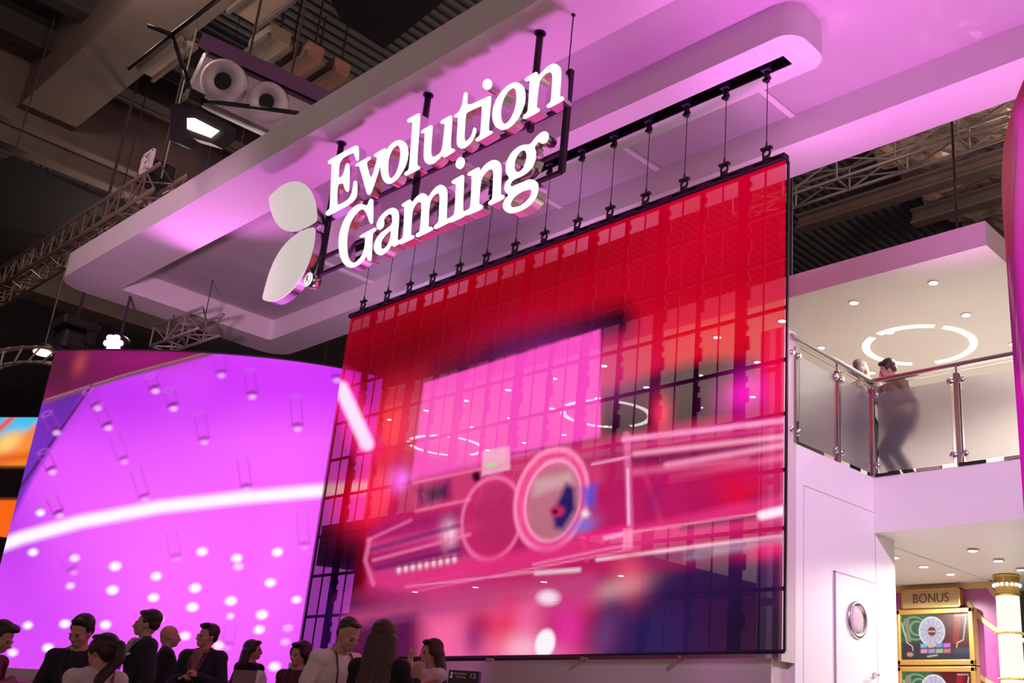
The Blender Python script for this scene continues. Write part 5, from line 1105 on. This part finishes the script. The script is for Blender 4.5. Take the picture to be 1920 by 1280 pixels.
h2 = onY(1663, 694, 9.12); o = person('man with dark brown hair and an olive shirt leaning on the balcony rail', Vector((h2.x, h2.y, h2.z - ZF)), mixd(LEFT, TOCAM, .35), look=mixd(LEFT, AWAY, .1), pitch=.15, lean=.3, s=.84, top=cloth('olive', (0.20, 0.17, 0.10)), top_style='shirt', legs=TRO, hair=HM, hair_style='short'); upstairs(o)

# ------------------------------------------------------------------ small things on counters
def counter(x, y, w, d, h, label):
    e = empty('reception_counter', (x, y, 0)); MB().box((x - w / 2, y - d / 2, 0.04), (x + w / 2, y + d / 2, h - 0.05)).build('cabinet', WHITE, e, bevel=0.01); MB().box((x - w / 2 - .04, y - d / 2 - .04, h - 0.05), (x + w / 2 + .04, y + d / 2 + .04, h)).build('worktop', WHITE, e, bevel=0.008)
    MB().box((x - w / 2 + .05, y - d / 2 + .05, 0), (x + w / 2 - .05, y + d / 2 - .05, 0.04)).build('kick_plinth', DARK, e)
    return tag(e, label, 'counter')
def card(u, v, D, w, h, m, label, base):
    c = atD(u, v, D); X_ = Vector((CAM[0][0], CAM[0][1], 0)).normalized(); Nn = X_.cross(Vector((0, 0, 1)))
    e = empty('table_card', (c.x, c.y, base)); b = MB(); t = .006
    for s_ in (1, -1):
        for (a, z) in ((-w / 2, base), (w / 2, base), (w / 2, c.z + h / 2), (-w / 2, c.z + h / 2)): b.v.append(tuple(Vector((c.x, c.y, z)) + X_ * a + Nn * (t * s_)))
    b.f = [[0, 1, 2, 3], [7, 6, 5, 4], [0, 1, 5, 4], [1, 2, 6, 5], [2, 3, 7, 6], [3, 0, 4, 7]]; b.build('card_face', m, e)
    MB().box((c.x - .06, c.y - .06, base), (c.x + .06, c.y + .06, base + .012)).build('foot', CHROME, e)
    tag(e, label, 'card'); return e, c, X_, Nn
c1 = atD(869, 1268, 8.6); hcn = 0.95
counter(c1.x, c1.y + .05, 0.9, 0.5, hcn, 'white counter carrying the dark number card below the display plinth')
e, c, X_, Nn = card(869, 1271, 8.6, .25, .12, mat('dark_card', (0.035, 0.018, 0.03), .5), 'dark number card with white lettering and the figure 12 on a counter', hcn)
WL = mat('white_print', (.75, .72, .72), .5)
text('12', .055, 'figure', WL, e, facing(tuple(c + X_ * .075 + Vector((0, 0, .018)) + Nn * .008), X_), .001)
text('Evolution\nGaming', .026, 'lettering', WL, e, facing(tuple(c - X_ * .025 + Vector((0, 0, .022)) + Nn * .008), X_), .001)
for (dx_, dz_, r_) in ((-.098, .034, .012), (-.102, .008, .014)):
    k_ = c + X_ * dx_ + Vector((0, 0, dz_)) + Nn * .008; MB().tube(k_, k_ + Nn * .002, r_, n=14).build('emblem_mark', WL, e)
p_ = c + X_ * .135; MB().bar((p_.x, p_.y, hcn), (p_.x, p_.y, c.z + .058), .01, .02).build('violet_edge', mat('violet_plastic', (.25, .08, .45), .4), e)
c2 = atD(462, 1266, 8.7)
counter(c2.x, c2.y + .02, 0.5, 0.36, 0.98, 'white counter carrying the grey card and the bottle before the purple display')
e, c, X_, Nn = card(459, 1270, 8.7, .20, .12, mat('grey_card', (.22, .13, .14), .5), 'grey card in a clear stand on a counter beside a bottle', .98)
p_ = c + X_ * .12; MB().bar((p_.x, p_.y, .98), (p_.x, p_.y, c.z + .065), .012, .05).build('clear_stand', mat('stand_acrylic', (.75, .65, .68), .15), e)
bt = atD(493, 1273, 8.65); e = empty('water_bottle', (bt.x, bt.y, .98)); tag(e, 'clear plastic water bottle with a white cap on the counter', 'bottle')
zt_ = bt.z + .055 - .98
MB().lathe((bt.x, bt.y, .98), [(.032, 0), (.034, .01), (.034, zt_ * .6), (.030, zt_ * .72), (.014, zt_ * .9), (.013, zt_ * .94)], 20).build('bottle_body', mat('bottle_plastic', (.85, .75, .8), .1, trans=.6, ior=1.2), e, True)
MB().lathe((bt.x, bt.y, .98), [(.015, zt_ * .93), (.015, zt_)], 16).build('cap', mat('badge_white', (.8, .78, .75), .4), e, True)
# leaflet in the hands of the man at the edge
lf = atD(26, 1278, 8.75); b = MB(); X_ = Vector((CAM[0][0], CAM[0][1], 0)).normalized(); Yv = Vector((-X_.y, X_.x, 0))
for t in (0, .004):
    for (a, d, z) in ((-.12, -.09, -.03), (.10, -.10, -.01), (.13, .08, .02), (-.08, .10, .055)): b.v.append(tuple(lf + X_ * a + Yv * d + Vector((0, 0, z + t))))
b.f = [[0, 1, 2, 3], [7, 6, 5, 4], [0, 1, 5, 4], [1, 2, 6, 5], [2, 3, 7, 6], [3, 0, 4, 7]]
tag(b.build('leaflet', mat('leaflet_red', (.30, .08, .10), .5)), 'red printed leaflet held by the man at the purple display edge', 'leaflet')

# apply the body surfaces
bpy.context.view_layer.update(); dg = bpy.context.evaluated_depsgraph_get()
NEW = []
for o in PENDING: NEW.append((o, bpy.data.meshes.new_from_object(o.evaluated_get(dg))))
for o, me in NEW:
    nm = o.data.name; m_ = o.data.materials[0]; o.modifiers.clear(); o.data = me; me.name = o.name
    if not me.materials: me.materials.append(m_)
    me.polygons.foreach_set('use_smooth', [True] * len(me.polygons))
